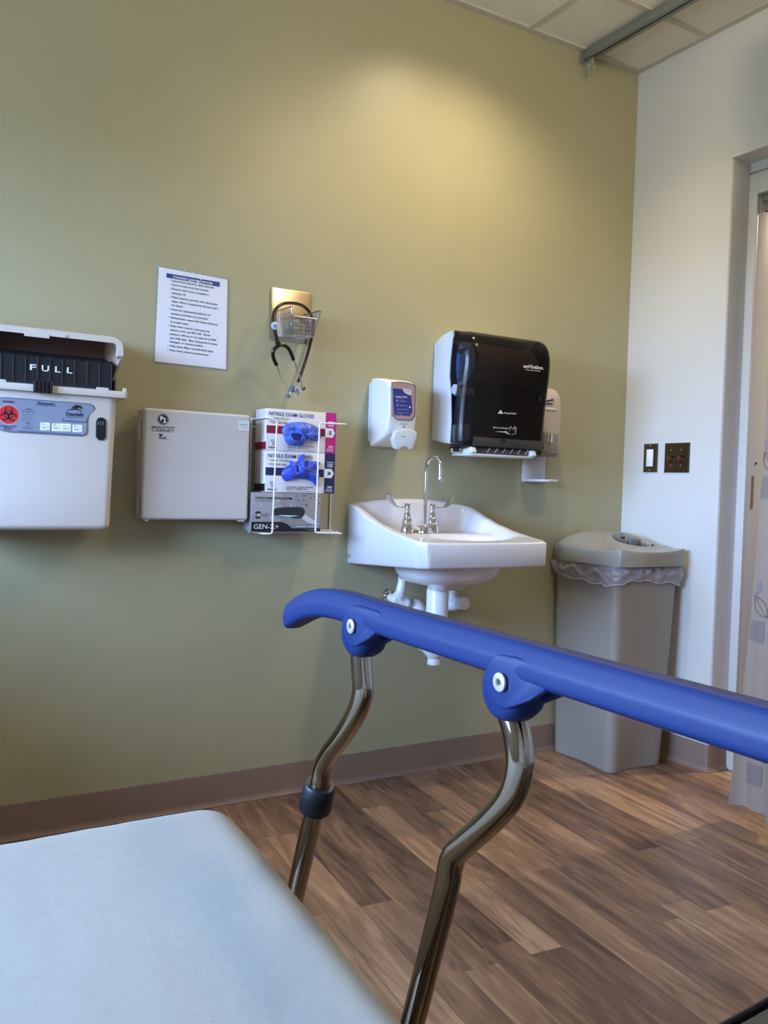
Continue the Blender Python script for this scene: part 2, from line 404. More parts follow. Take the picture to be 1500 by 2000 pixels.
# hollow metal door frame set in the recess
mb = MB()
def post(yA, yB):  # face from yA (wall) to yB (opening)
    s_ = 1 if yB < yA else -1
    mb.box(.1, .114, min(yA, yB), max(yA, yB), 0.001, 2.213)
    mb.box(.114, .255, min(yB, yB+s_*.012), max(yB, yB+s_*.012), 0.001, DZ+.002)
post(-.461, OY0); post(-1.755+.0, OY1)
mb.box(.1, .114, OY1, OY0, DZ, 2.213).box(.114, .255, OY1, OY0, DZ, DZ+.012)
mb.bevel(.0018, 2)
df = struct('door_1', mb, M['jamb'])
mb = MB().box(.15, .165, OY1+.001, OY0-.013, DZ-.018, DZ-.0005).bevel(.003, 2); obj('door_stop', mb, M['jamb'], df)
mb = MB().box(.118, .148, OY1+.001, OY0-.0005, DZ-.028, DZ-.0005).bevel(.01, 3); obj('sliding_track', mb, M['track'], df)
# strike recess and screw on the jamb reveal
sp = W(1471, 962, y=OY0); 
mb = MB().prism([(sp.x-.022+a, OY0-.0005, sp.z+b) for a, b in rrect(.014, 0, .012, .125, .006)], (0, -.0012, 0)); obj('strike_plate', mb, mat('brown strike recess', S(140,116,98), .4, metal=.4), df)
q = W(1476, 905, y=OY0); mb = MB().lathe([(.0001,0),(.0045,0),(.0045,.002),(.0001,.003)], (q.x, OY0-.0003, q.z), (0,-1,0), 16); obj('bumper', mb, M['black'], df)
q = W(1498, 412, y=OY0); mb = MB().lathe([(.0001,0),(.0045,0),(.0045,.002),(.0001,.003)], (q.x, OY0-.0003, q.z), (0,-1,0), 16); obj('bumper', mb, M['black'], df)

# ceiling downlights: all outside the photo's frame, the one behind the stretcher is added ambient fill
def downlight(x, y, z, watts, col, lab, name='recessed_light', size=.05, spot=2.45, blend=1):
    t = thing(name, lab, 'ceiling light', (x, y, z))
    mb = MB().lathe([(.055, .0), (.085, -.004), (.09, 0.0), (.09, .003), (.055, .003)], (x, y, z-.0045), seg=40); obj('trim_ring', mb, M['canister'], t)
    mb = MB().lathe([(.0001, .001), (.054, .001), (.054, .003), (.0001, .003)], (x, y, z-.0045), seg=32)
    obj('lens', mb, mat('lamp lens', (1,.9,.75), .4, emit=col, estr=6), t)
    l = lamp('lamp', 'SPOT', (x, y, z-.022), watts, col, size, spot_size=spot, spot_blend=blend)
    return t
t = thing('fill_globe', 'added glowing globe under the ceiling, brightening the upper walls', 'ceiling light', (FILL_GLOBE[0], FILL_GLOBE[1], H))
mb = MB().lathe([(.0001,0),(.09,0),(.09,-.012),(.03,-.022),(.03,-.045),(.0001,-.045)], (FILL_GLOBE[0], FILL_GLOBE[1], H-.005)); obj('ceiling_rose', mb, M['canister'], t)
mb = MB().sphere((FILL_GLOBE[0], FILL_GLOBE[1], FILL_GLOBE[2]), .11, 32, 20); obj('globe', mb, mat('glowing fill globe', (1,.95,.85), .5, emit=WARM, estr=FILL_GLOBE[3]), t, smooth=180)  # emissive ball added as fill, no such fixture known
for i, (x, y, wt, sp_, bl_, sz_) in enumerate(RECESSED):
    downlight(x, y, H, wt, WARM, ['round ceiling downlight close above the green wall', 'added ceiling downlight behind the stretcher for ambient fill', 'round ceiling downlight in the middle of the room'][i], spot=sp_, blend=bl_, size=sz_)
downlight(1.35, -.93, H, 190, HALL, 'round ceiling downlight in the hallway outside the door', spot=2.6)

# ================================================================== CEILING TRACK AND CURTAIN
tx = -.302
t = thing('curtain_track', 'grey metal curtain track across the ceiling tiles with clear carriers at its end', 'curtain track', (tx, -.02, H))
mb = MB()
pr = [(-.022, 0), (.022, 0), (.022, -.034), (.006, -.034), (.006, -.029), (-.006, -.029), (-.006, -.034), (-.022, -.034)]
mb.prism([(tx+a, -.003, H-.005+b) for a, b in pr], (0, YB+.01, 0)).bevel(.0015, 2)
obj('track_rail', mb, M['track'], t)
mb = MB().box(tx-.004, tx+.004, YB+.01, -.006, H-.0365, H-.034); obj('track_slot', mb, M['black'], t)
mb = MB().box(tx-.023, tx+.023, -.010, -.0005, H-.048, H-.004).bevel(.002, 2); obj('end_cap', mb, M['track'], t)
for k in range(4):
    yy = -.016-.012*k; zz = H-.041
    mb = MB().use(M['clear'])
    mb.box(tx-.003, tx+.003, yy-.003, yy+.003, zz-.018, zz+.006)
    mb.tube([(tx, yy+.010*math.cos(a), zz-.032+.014*math.sin(a)) for a in [2*PI*j/16 for j in range(16)]], .0022, 8, closed=True)
    mb.use(M['chrome']); mb.sphere((tx, yy, zz-.018), .0035, 8, 6)
    mb.tube([(tx+.002, yy, zz-.046), (tx+.002, yy-.006, zz-.058), (tx+.002, yy+.002, zz-.064)], .0012, 6)
    obj('carrier', mb, None, t)

def curt(yy, z):
    sp_ = max(0, (-.815-yy))
    f = .034*math.sin(sp_*2*PI/.26) + .010*math.sin(sp_*2*PI/.095)
    amp = .55+.45*(1-z/2.6)
    return Vector((tx-.026 + f*amp, yy, z))
CT = thing('privacy_curtain', 'taupe hospital curtain with grey squares and leaf outlines hanging beside the doorway', 'curtain', (tx, -1.3, .06))
def cedge(z): return -.813-.062*min(1, max(0, z)/1.2)   # slightly slanting leading edge
mb = MB().use(M['curtain'])
def cf(u, v):
    z = .055 + v*(2.62-.055); ye = cedge(z); yy = ye + (-1.95-ye)*u
    p = curt(yy, z); 
    if v == 0: p.z += .006*math.sin(yy*9)
    return p
grid(mb, 150, 40, cf)
def on_curt(yy, z, off=.0015): yy = min(yy, cedge(z)-.003); p = curt(yy, z); return p + Vector((-off, 0, 0))
def patch(ya, yb, za, zb, m, n=10):
    mb.use(m); grid(mb, n, n, lambda u, v: on_curt(ya+(yb-ya)*u, za+(zb-za)*v))
def leaf_out(cy, cz, L_, a, wdt):
    mb.use(M['ink'])
    pts = []
    for s_ in (1, -1):
        for k in range(13):
            t_ = k/12 if s_ == 1 else 1-k/12
            lx, ly = (t_-.5)*L_, s_*wdt*math.sin(PI*t_)
            pts.append(on_curt(cy + lx*math.cos(a)-ly*math.sin(a), cz + lx*math.sin(a)+ly*math.cos(a), .001))
    mb.tube(pts, .0007, 5, closed=True)
    mb.tube([on_curt(cy+(k/8-.5)*L_*.9*math.cos(a), cz+(k/8-.5)*L_*.9*math.sin(a), .001) for k in range(9)], .0005, 5)
def leaf_fill(cy, cz, L_, a, wdt):
    mb.use(M['curtain_leaf'])
    grid(mb, 10, 6, lambda u, v: on_curt(cy+(u-.5)*L_*math.cos(a)-(v-.5)*2*wdt*math.sin(PI*min(max(u,.02),.98))*math.sin(a), cz+(u-.5)*L_*math.sin(a)+(v-.5)*2*wdt*math.sin(PI*min(max(u,.02),.98))*math.cos(a), .0012))
for i in range(6):
    zc = .165+.447*i
    for k in range(6):
        yc = -.885-.20*k + (.012 if i % 2 else 0)
        patch(yc-.030, yc+.030, zc-.035, zc+.030, M['curtain_sq'])
        leaf_out(yc-.012, zc+.075, .080, .9+.3*k, .020)
        leaf_fill(yc-.004, zc+.135, .045, 1.9-.2*k, .012); leaf_fill(yc+.012, zc+.110, .036, .6, .009)
obj('curtain_cloth', mb, None, CT, smooth=180, recalc=False)
for k in range(10):
    yy = -.9-.11*k; mb = MB().box(tx-.001, tx+.001, yy-.002, yy+.002, 2.6, H-.04)
    obj('curtain_hook', mb, M['chrome'], CT)

# ================================================================== SHARPS CONTAINER
SX0, SX1, SYF, SZ0 = -2.535, -2.107, -.2, .882
t = thing('sharps_container', 'wall mounted ivory sharps container with open lid, black tray reading FULL', 'sharps container', (-2.32, -.02, SZ0))
mb = MB()
def ring_box(x0, x1, y0, y1, z, r): return [(a, b, z) for a, b in rrect((x0+x1)/2, (y0+y1)/2, x1-x0, y1-y0, r, 5)]
R_ = []
for k in range(6):
    a = PI/2*k/5; r = .016
    R_.append(ring_box(SX0+.010+r*(1-math.sin(a)), SX1-.010-r*(1-math.sin(a)), SYF+.006+r*(1-math.sin(a)), -.02, SZ0+r*(1-math.cos(a)), .022))
R_.append(ring_box(SX0, SX1, SYF, -.02, 1.238, .022))
mb.loft(R_); obj('body', mb, M['ivory'], t, smooth=45)
mb = MB(); mb.loft([ring_box(SX0-.024, SX1+.024, SYF-.012, -.02, z, .012) for z in (1.2385, 1.257)]).bevel(.002, 2)
mb.box(-2.40-.03, -2.40+.013, SYF-.012, SYF-.004, 1.255, 1.263).box(-2.165, -2.135, SYF-.012, SYF-.004, 1.255, 1.263).box(-2.096, -2.088, SYF-.012, SYF-.004, 1.255, 1.266)
obj('rim', mb, M['ivory'], t, smooth=45)
# rotating tray with fins, front reads FULL
TY = -.188
cs = lambda a, b: W(a/4.546, 620+b/4.546, y=TY-.001)
mb = MB().use(M['blackmatte'])
mb.prism([(SX0+.015, TY, 1.257), (SX0+.015, TY, 1.330), (SX0+.015, TY+.075, 1.352), (SX0+.015, -.03, 1.352), (SX0+.015, -.03, 1.257)], (SX1-SX0-.032, 0, 0))
obj('tray', mb, M['blackmatte'], t)
tr = bpy.context.scene.objects['tray']
mb = MB()
for k in range(17):
    xx = cs(990-109.5*k, 480).x
    if xx < SX0+.02: break
    mb.box(xx-.0008, xx+.0008, TY-.004, TY, 1.262, 1.330)
mb.box(SX0+.015, SX1-.015, TY-.005, TY, 1.257, 1.262)
obj('tray_ribs', mb, mat('tray edge', S(58,60,70), .4), tr)
mb = MB().use(M['whiteink'])
cs = lambda a, b: W(a/4.546, 620+b/4.546, y=TY-.001)
for ch, a0, b0, a1, b1 in (('F', 264,465,322,470), ('U', 368,474,434,482), ('L', 487,484,537,490), ('L', 592,492,642,498)):
    text(mb, ch, cs(a0, b0), cs(a1, b1), .0150, bold=.02)
obj('full_lettering', mb, mat('pale blue white print', S(190,205,225), .5), tr)
# latch
mb = MB(); 
for k in range(5): mb.box(-2.319+.0095*k-.003, -2.319+.0095*k+.003, SYF-.024, SYF-.012, 1.236, 1.268)
mb.box(-2.323, -2.277, SYF-.020, SYF-.008, 1.236, 1.268); mb.bevel(.0012, 2); obj('latch', mb, M['black'], t)
# raised lid: hood open to the front
prof = [( -.02, 1.30), (-.02, 1.42), (-.05, 1.425), (-.15, 1.412), (-.205, 1.4015), (-.207, 1.388), (-.15, 1.397), (-.05, 1.408), (-.034, 1.400), (-.034, 1.30)]
mb = MB(); lx0, lx1 = SX0-.02, SX1+.011
# top shell with rounded right/left corners: sweep an arch section from back to front
def arch(y, ztop, zb, th, r):
    o = []
    xa, xb = lx0, lx1
    def path(d):
        p = [(xa+d, zb)]
        for k in range(7): a = PI/2*k/6; p.append((xa+r-(r-d)*math.cos(a), ztop-r+(r-d)*math.sin(a)))
        for k in range(7): a = PI/2*k/6; p.append((xb-r+(r-d)*math.sin(a), ztop-r+(r-d)*math.cos(a)))
        p.append((xb-d, zb)); return p
    return [(x, y, z) for x, z in path(0)] + [(x, y, z) for x, z in path(th)[::-1]]
mb.loft([arch(y, zt, zb, .006, .030) for y, zt, zb in ((-.022, 1.425, 1.29), (-.06, 1.425, 1.285), (-.10, 1.420, 1.29), (-.15, 1.412, 1.32), (-.188, 1.404, 1.342), (-.19, 1.4035, 1.343))])
lid = obj('lid', mb, mat('inner tan lid plastic', S(196,172,152), .4), t, smooth=40)
mb = MB().use(M['ivory']); mb.loft([arch(y, zt, zb, .016, .030) for y, zt, zb in ((-.19, 1.4035, 1.345), (-.203, 1.4005, 1.352))]); obj('lid_rim', mb, M['ivory'], lid)
mb = MB().box(-2.345, -2.285, -.206, -.2, 1.378, 1.388); obj('lid_tab', mb, M['ivory'], lid)
mb = MB().box(-2.249, -2.243, -.206, -.2, 1.386, 1.392); obj('lid_tab', mb, M['ivory'], lid)
mb = MB().box(lx0+.01, lx1-.01, -.034, -.022, 1.262, 1.41); obj('lid_back', mb, mat('dark lid lining', S(110,80,68), .5), lid)
mb = MB(); mb.box(lx1-.004, lx1+.004, -.11, -.07, 1.262, 1.33).box(lx1-.006, lx1+.002, -.10, -.06, 1.30, 1.345); mb.bevel(.003, 2); obj('hinge', mb, M['black'], t)
mb = MB().tube([(lx1+.001, -.165, 1.385), (lx1+.002, -.15, 1.372), (lx1+.002, -.14, 1.352)], .0022, 8); obj('red_clip', mb, M['red'], lid)
# slot window
q = cs(888, 992); mb = MB().prism([(q.x+a, SYF-.0006, q.z+b) for a, b in rrect(0, 0, .0255, .0610, .0127)], (0, -.0015, 0)); sl = obj('sight_window', mb, M['black'], t)
mb = MB()
for k in range(3): mb.box(q.x-.0075+.0062*k-.0008, q.x-.0075+.0062*k+.0008, SYF-.0035, SYF-.002, q.z+.010, q.z+.020)
obj('sight_window_marks', mb, M['greyink'], sl)
# label
cl = lambda a, b: W(a/7.5, 760+b/7.5, y=SYF-.0004)
def P3(lst, f, off=0): return [Vector(f(a, b)) + Vector((0, -off, 0)) for a, b in lst]
lab = [(-90,140), (-60,122), (70,120), (150,124), (700,165), (1310,212), (1370,240), (1388,290), (1340,345), (1300,380), (1285,440), (1280,600), (1262,665), (1210,688), (900,672), (100,625), (20,605), (-60,595), (-90,560)]
mb = MB().use(M['labeledge']).prism(P3(lab, cl), (0, -.0004, 0)); LB = obj('label', mb, M['labeledge'], t)
cen = (650, 400)
lab2 = [(a+(8 if a < 0 else (-9 if a > 1200 else 0)), b+(9 if b < 400 else -9)) for a, b in lab]
mb = MB().use(M['labelblue']).prism(P3(lab2, cl, .0004), (0, -.0002, 0)); obj('label_face', mb, M['labelblue'], LB)
o1 = .0009
def disc(mb, c, r, m, off, n=32, rx=None):
    mb.use(m); c = Vector(c); mb.face([mb.v((c.x+(rx or r)*math.cos(a), c.y-off, c.z+r*math.sin(a))) for a in [2*PI*k/n for k in range(n)]])
mb = MB(); c0 = cl(125, 373)
disc(mb, c0, .0250, M['whiteink'], .0008); disc(mb, c0, .0242, M['red'], .0010)
mb.use(M['ink'])
def arc(mb, c, r0, r1, a0, a1, off, n=14):
    c = Vector(c)
    A = [mb.v((c.x+r0*math.cos(a), c.y-off, c.z+r0*math.sin(a))) for a in [a0+(a1-a0)*k/n for k in range(n+1)]]
    B = [mb.v((c.x+r1*math.cos(a), c.y-off, c.z+r1*math.sin(a))) for a in [a0+(a1-a0)*k/n for k in range(n+1)]]
    for k in range(n): mb.face([A[k], A[k+1], B[k+1], B[k]])
arc(mb, c0, .0088, .0108, 0, 2*PI, .0013, 30)
for a in (PI/2, PI/2+2*PI/3, PI/2+4*PI/3):
    cc = Vector(c0) + Vector((.0105*math.cos(a), 0, .0105*math.sin(a)))
    arc(mb, cc, .0070, .0100, a+.5, a+PI*2-.5, .0013, 20)
obj('biohazard_sign', mb, None, LB)
mb = MB().use(M['navy'])
def LT(s, a0, b0, a1, b1, h, f=cl, bold=0, shear=0, off=.0012):
    text(mb, s, Vector(f(a0, b0)), Vector(f(a1, b1)), h, bold, shear, depth=off)
LT('SHARPS', 38,192, 205,203, .0045, bold=.03); LT('Sharpsmart', 548,218, 802,236, .0062, bold=.02)
LT('BIOHAZARDOUS WASTE', 0,545, 235,556, .0026, bold=.03); LT('INFECTIOUS', 45,570, 185,580, .0026, bold=.03); LT('PELIGRO', 60,594, 165,602, .0026, bold=.03)
LT('Daniels', 966,388, 1222,396, .0088, bold=.03); LT('Sharpsmart Healthcare Waste', 970,412, 1220,420, .0022, bold=.02)
LT('DO NOT FILL ABOVE THIS LINE', 960,465, 1220,475, .0020); LT('Caution', 370,298, 460,304, .0028, bold=.03); LT('Hazardous waste inside', 322,328, 500,336, .0024, bold=.02)
for i, (a, b) in enumerate(((380,440),(325,490),(335,475),(322,485),(315,505))): LT('dispose of sharps safely and do not', a,[350,372,396,428,455][i], b,[356,380,404,434,464][i], .0018)
for i, (a, b) in enumerate(((370,450),(330,490),(325,488),(360,462))): LT('mixed use of container waste', a,[535,556,575,592][i], b,[541,562,583,598][i], .0018)
for (a, b, a2, b2) in ((530,230,822,250), (910,462,1265,492), (255,612,1180,668), (920,430,922,465), (1258,450,1260,490), (388,478,392,512), (420,480,426,512)):
    p, q = Vector(cl(a, b)), Vector(cl(a2, b2)); mb.tube([p+Vector((0,-.001,0)), q+Vector((0,-.001,0))], .0006, 5)
obj('label_lettering', mb, None, LB)
mb = MB().use(M['ink'])   # arched horse emblem
mb.prism(P3([(965,318),(1010,298),(1070,290),(1120,288),(1165,302),(1195,322),(1208,342),(1185,326),(1150,312),(1110,304),(1060,304),(1010,308)], cl, .0009), (0,-.0003,0))
mb.prism(P3([(1042,284),(1060,262),(1090,240),(1130,232),(1170,240),(1195,256),(1203,276),(1192,298),(1178,284),(1160,270),(1148,286),(1120,286)], cl, .0009), (0,-.0003,0))
obj('horse_emblem', mb, None, LB)
for (a0, b0, a1, b1) in ((588,480,728,612), (760,490,1034,630), (1060,512,1200,640)):
    mb = MB().use(M['whiteink']); p = Vector(cl(a0, (b0))); q = Vector(cl(a1, b1)); c = (p+q)/2; sk = (cl(a1, b0).z-cl(a0, b0).z)*.6
    mb.prism([(c.x+x, SYF-.0012, c.z+z+sk*x/(q.x-p.x)) for x, z in rrect(0, 0, q.x-p.x, abs(q.z-p.z)*.92, .002)], (0, -.0002, 0))
    mb.use(M['ink'])
    W_ = q.x-p.x; Hh = abs(q.z-p.z)
    n_ = 2 if W_ > .03 else 1
    for k in range(n_):
        cx = c.x + (k-(n_-1)/2)*W_/n_
        mb.tube([(cx+x*.014, SYF-.0016, c.z+z*.010) for x, z in ((-.5,.2),(-.5,-.5),(.5,-.5),(.5,.2),(.35,.45),(-.35,.45))], .0003, 5, closed=True)
        mb.box(cx-.004, cx+.002, SYF-.0017, SYF-.0014, c.z-.003, c.z-.0015); mb.box(p.x+.004, p.x+.009, SYF-.0017, SYF-.0014, c.z+.006, c.z+.0072)
    obj('pictogram', mb, None, LB)
mb = MB().box(SX0+.03, SX1-.03, -.02, -.0005, .93, 1.36); obj('wall_bracket', mb, M['black'], t)

# ================================================================== CLEANING PROCESS SHEET
PY = -.0035
c6 = lambda a, b: W(300+a/9.09, 510+b/9.09, y=PY)
t = thing('instruction_sheet', 'laminated white sheet titled STANDARD CLEANING PROCESS taped to the green wall', 'sign', tuple(c6(690, 1000)))
q = [c6(95,100), c6(1315,330), c6(1285,1920), c6(20,1780)]
mb = MB().use(M['paper'])
def quad(u, v, y): 
    a = q[0].lerp(q[1], u); b = q[3].lerp(q[2], u); p = a.lerp(b, v); p.y = y; return p
def bow(u, v): return PY+.0012 - .0010*v*v
mb.prism([quad(0,0,-.0022), quad(1,0,-.0022), quad(1,1,-.0022), quad(0,1,-.0022)], (0, -.0008, 0)); obj('paper', mb, M['paper'], t)
mb = MB(); e = .028
mb.prism([quad(-e*.8,-e*.7,-.0008), quad(1+e*.9,-e*.7,-.0008), quad(1+e*.9,1+e*.6,-.0008), quad(-e*.4,1+e*.5,-.0008)], (0, -.0010, 0)); obj('laminate_pouch', mb, M['laminate'], t)
mb = MB().prism(P3([(230,212),(1172,375),(1172,455),(230,290)], c6), (0, -.0003, 0)); obj('header_band', mb, M['headblue'], t)
mb = MB().use(M['whiteink']); text(mb, 'STANDARD CLEANING PROCESS', c6(345,296), c6(1045,418), .0063, bold=.02, depth=.0006); obj('header_lettering', mb, None, t)
mb = MB().use(M['ink'])
for s, a0, b0, a1, b1 in (
 ('Soiled linens placed in dirty linen bin',330,362,1068,488), ('Remove trash from kick buckets',330,430,975,543), ('Restock used items as needed to',325,503,985,615),
 ('maintain SS',325,578,568,617), ('Wipe mattress and side rails with purple',318,650,1130,785), ('wipes. Allow 2 minutes for kill time and 3',318,722,1145,862),
 ('for bleach',315,793,518,825), ('Check for rips/tears/breakdown of',308,870,1010,975), ('mattress and debris on stretcher',305,940,965,1045),
 ('Stethoscopes wiped with bleach followed',300,1012,1132,1145), ('by purple wipes.',298,1088,630,1135), ('Wipe down monitor (with grey top',292,1160,992,1265),
 ('wipes), cords, and B/P cuffs.  Blood',290,1230,1000,1335), ('pressure cuffs are to be replaced at 0700',285,1303,1108,1420), ('and 1900 daily.  More frequently if soiled,',285,1375,1128,1495),
 ('damaged, or isolation patient',282,1440,880,1525), ('Wipe down Mayo stand/Bedside table',278,1515,1058,1620), ('Wipe down chairs/stools/benches',272,1590,975,1685)):
    text(mb, s, c6(a0, b0), c6(a1, b1), .0055, bold=.012, depth=.0003)
for a, b in ((305,343),(300,412),(298,487),(293,630),(283,848),(272,992),(265,1142),(250,1497),(247,1570)): disc(mb, c6(a, b), .0012, M['ink'], .0004, 10)
obj('body_lettering', mb, None, t)
for a, b, s in ((560,143,.0016),(700,212,.0020),(820,235,.0014),(925,258,.0016),(620,250,.0015),(640,345,.0022),(790,375,.0030),(700,375,.0018),(850,400,.0018),(965,320,.0024),(1155,340,.0028),(1195,410,.0016),(315,530,.0018),(840,330,.0016)):
    mb = MB(); c = Vector(c6(a, b)); mb.sphere(c+Vector((0,-.0003,0)), s, 8, 6, (1, .25, 1))  # tape specks whose white colour stands for glints on the laminate
    obj('tape_glint', mb, mat('white tape glints', S(240,240,245), .08, coat=1), t)

# ================================================================== PROTECTION CABINET
kx0, kx1, kz0, kz1, kd = -2.009, -1.686, .907, 1.2275, -.1
t = thing('protection_cabinet', 'square light grey wall cabinet marked CABINET left of the glove boxes', 'cabinet', ((kx0+kx1)/2, -.001, kz0))
mb = MB(); pillow(mb, chaikin([(-.0008, kz0+.004), (-.0008, kz1-.004), (-.066, kz1-.002), (-.068, kz1-.003), (-.068, kz0+.003), (-.066, kz0+.002)], 1), kx0+.003, kx1-.002, .003); obj('housing', mb, M['cabinet'], t, smooth=50)
mb = MB().box(kx0, kx1, kd, -.069, kz0, kz1).bevel(.0085, 5); dr = obj('door', mb, M['cabinet'], t, smooth=50, wn=True)
for zc in (1.165, .952):
    mb = MB()
    for k in range(4): mb.box(kx0-.0035, kx0+.002, -.060, -.048, zc-.026+.0135*k, zc-.016+.0135*k)
    mb.box(kx0-.0018, kx0+.002, -.064, -.046, zc-.030, zc+.030); mb.bevel(.0006, 1); obj('hinge', mb, M['ivory'], t)
c2 = lambda a, b: W(240+a/3.573, 500+b/3.573, y=kd-.0003)
q = Vector(c2(843, 1184)); mb = MB().prism([(q.x+a, kd-.0002, q.z+b) for a, b in rrect(0, 0, .035, .030, .004)], (0, -.001, 0)); pr_ = obj('press_label', mb, mat('pale label', S(205,212,212), .4), dr)
mb = MB().use(M['greyink']); text(mb, 'PRESS HERE', c2(820,1180), c2(870,1183), .0028, bold=.02, depth=.0012); text(mb, 'TO OPEN', c2(826,1198), c2(864,1201), .0028, bold=.02, depth=.0012); obj('press_lettering', mb, None, pr_)
mb = MB().use(M['ink']); c0 = Vector(c2(281, 1140)); off = .0005
arc(mb, c0, .0142, .0158, 0, 2*PI, off, 40); arc(mb, c0, .0, .0128, 0, 2*PI, off, 40)
mb.use(M['whiteink']); text(mb, 'P', c2(260,1148), c2(281,1149), .0120, bold=.04, depth=.0008); text(mb, '2', c2(280,1162), c2(302,1162), .0135, bold=.04, depth=.0008)
mb.use(M['ink']); text(mb, 'PERSONAL PROTECTION', c2(200,1196), c2(362,1201), .0034, bold=.05, depth=off); text(mb, 'CABINET', c2(200,1224), c2(358,1232), .0098, bold=.0, depth=off)
text(mb, 'T', c2(248,1274), c2(280,1275), .0125, bold=.06, shear=.2, depth=off); text(mb, 'IDI', c2(274,1273), c2(302,1275), .0052, bold=.02, shear=.2, depth=off); text(mb, 'PRODUCTS', c2(268,1278), c2(316,1280), .0018, bold=.02, depth=off)
p = Vector(c2(190,1279)); mb.box(p.x, p.x+.0042, kd-.0008, kd-.0002, p.z-.0004, p.z+.0004)
obj('logo_lettering', mb, None, dr)
for xa, xb in ((kx0+.01, kx0+.02), (kx1-.03, kx1-.01)):
    mb = MB().box(xa, xb, -.095, -.085, kz0-.004, kz0+.001); obj('foot_tab', mb, M['cabinet'], t)

# ================================================================== GLOVE RACK AND BOXES
t = thing('glove_rack', 'white wire rack on the wall holding three glove boxes', 'rack', (-1.50, -.001, .865))
r = .0026
def bend(pts, rad=.008, n=4):
    pts = [Vector(p) for p in pts]; o = [pts[0]]
    for i in range(1, len(pts)-1):
        a, b, c = pts[i-1], pts[i], pts[i+1]; d1 = (a-b).normalized(); d2 = (c-b).normalized(); rr = min(rad, (a-b).length*.45, (c-b).length*.45)
        for k in range(n+1):
            s_ = k/n; o.append((b+d1*rr).lerp(b, s_).lerp(b.lerp(b+d2*rr, s_), s_))
    return o + [pts[-1]]
xl, xr, yf = -1.645, -1.343, -.132
mb = MB(); mb.tube(bend([(xl, -.004, 1.2225), (xl, yf, 1.2225), (-1.613, yf, 1.2150), (-1.619, yf, .868), (xl, yf, .868), (xl, -.004, .868)]), r, 10); obj('front_hoop', mb, M['wire'], t)
mb = MB(); mb.tube(bend([(xr, -.004, 1.2225), (xr-.03, yf, 1.218), (-1.468, yf, 1.216), (-1.4725, yf, .871), (xr-.035, yf, .868), (xr, -.004, .864)]), r, 10); obj('front_hoop', mb, M['wire'], t)
mb = MB(); mb.tube([(xl, -.004, 1.228), (xl, -.004, .862)], r, 10); obj('back_wire', mb, M['wire'], t)
mb = MB(); mb.tube([(-1.357, -.004, 1.228), (-1.357, -.004, .862)], r, 10); obj('back_wire', mb, M['wire'], t)
mb = MB(); mb.tube([(xl, -.004, .870), (xr, -.004, .870)], r, 10); obj('cross_wire', mb, M['wire'], t)
mb = MB(); mb.tube([(xl, -.004, 1.20), (xr, -.004, 1.20)], r, 10); obj('cross_wire', mb, M['wire'], t)
mb = MB(); mb.tube([(xl, -.06, .868), (xr-.01, -.06, .868)], r, 10); obj('cross_wire', mb, M['wire'], t)

cg = lambda d: (lambda a, b: W(480+a/7.145, 780+b/7.145, y=d))
def carton(name, label, x0, x1, z0, z1, yF, yB, base):
    t = thing(name, label, 'glove box', ((x0+x1)/2, (yF+yB)/2, z0), 'glove boxes in the rack')
    mb = MB().box(x0, x1, yF, yB, z0, z1).bevel(.0012, 2); obj('carton', mb, base, t); return t
def fq(mb, f, m, a0, b0, a1, b1, off=.0005, depth=.0003):   # axis-aligned printed rectangle on the front face
    p, q = f(a0, b0), f(a1, b1); mb.use(m); mb.box(min(p.x, q.x), max(p.x, q.x), p.y-off-depth, p.y-off, min(p.z, q.z), max(p.z, q.z))
def clump(pts, seed, m, parent_t, name, label, cat, depth=.03, y0=-.1, holes=None):
    "crumpled glove: outline polygon on the front, puffed out and wrinkled"
    n = 64; c = Vector((sum(p[0] for p in pts)/len(pts), 0, sum(p[2] for p in pts)/len(pts)))
    out = chaikin([(p[0], p[2]) for p in pts], 2)
    mb = MB(); R_ = []
    K = 9
    for k in range(K+1):
        s_ = 1-k/K; hgt = depth*math.sqrt(max(0, 1-s_**2.2))
        ring = []
        for (x, z) in out:
            px, pz = c.x+(x-c.x)*s_, c.z+(z-c.z)*s_
            nz = noise.noise(Vector((px*55+seed, pz*55, seed)))*.55 + noise.noise(Vector((px*120+seed, pz*90, seed*2)))*.35
            rid = abs(noise.noise(Vector((px*70, pz*38+seed, 3.1*seed))))
            ring.append((px, y0 - .0008 - max(0, hgt*(1+.6*nz) - .012*rid*(1 if k else 0)*min(1, k/2)), pz))
        R_.append(ring)
    mb.loft([[(p[0], y0-.0005, p[2]) for p in R_[0]]] + R_[:-1]); 
    o = obj(name, mb, m, None, smooth=60)
    tag(o, label, cat, 'gloves pulled from the boxes'); return o, c
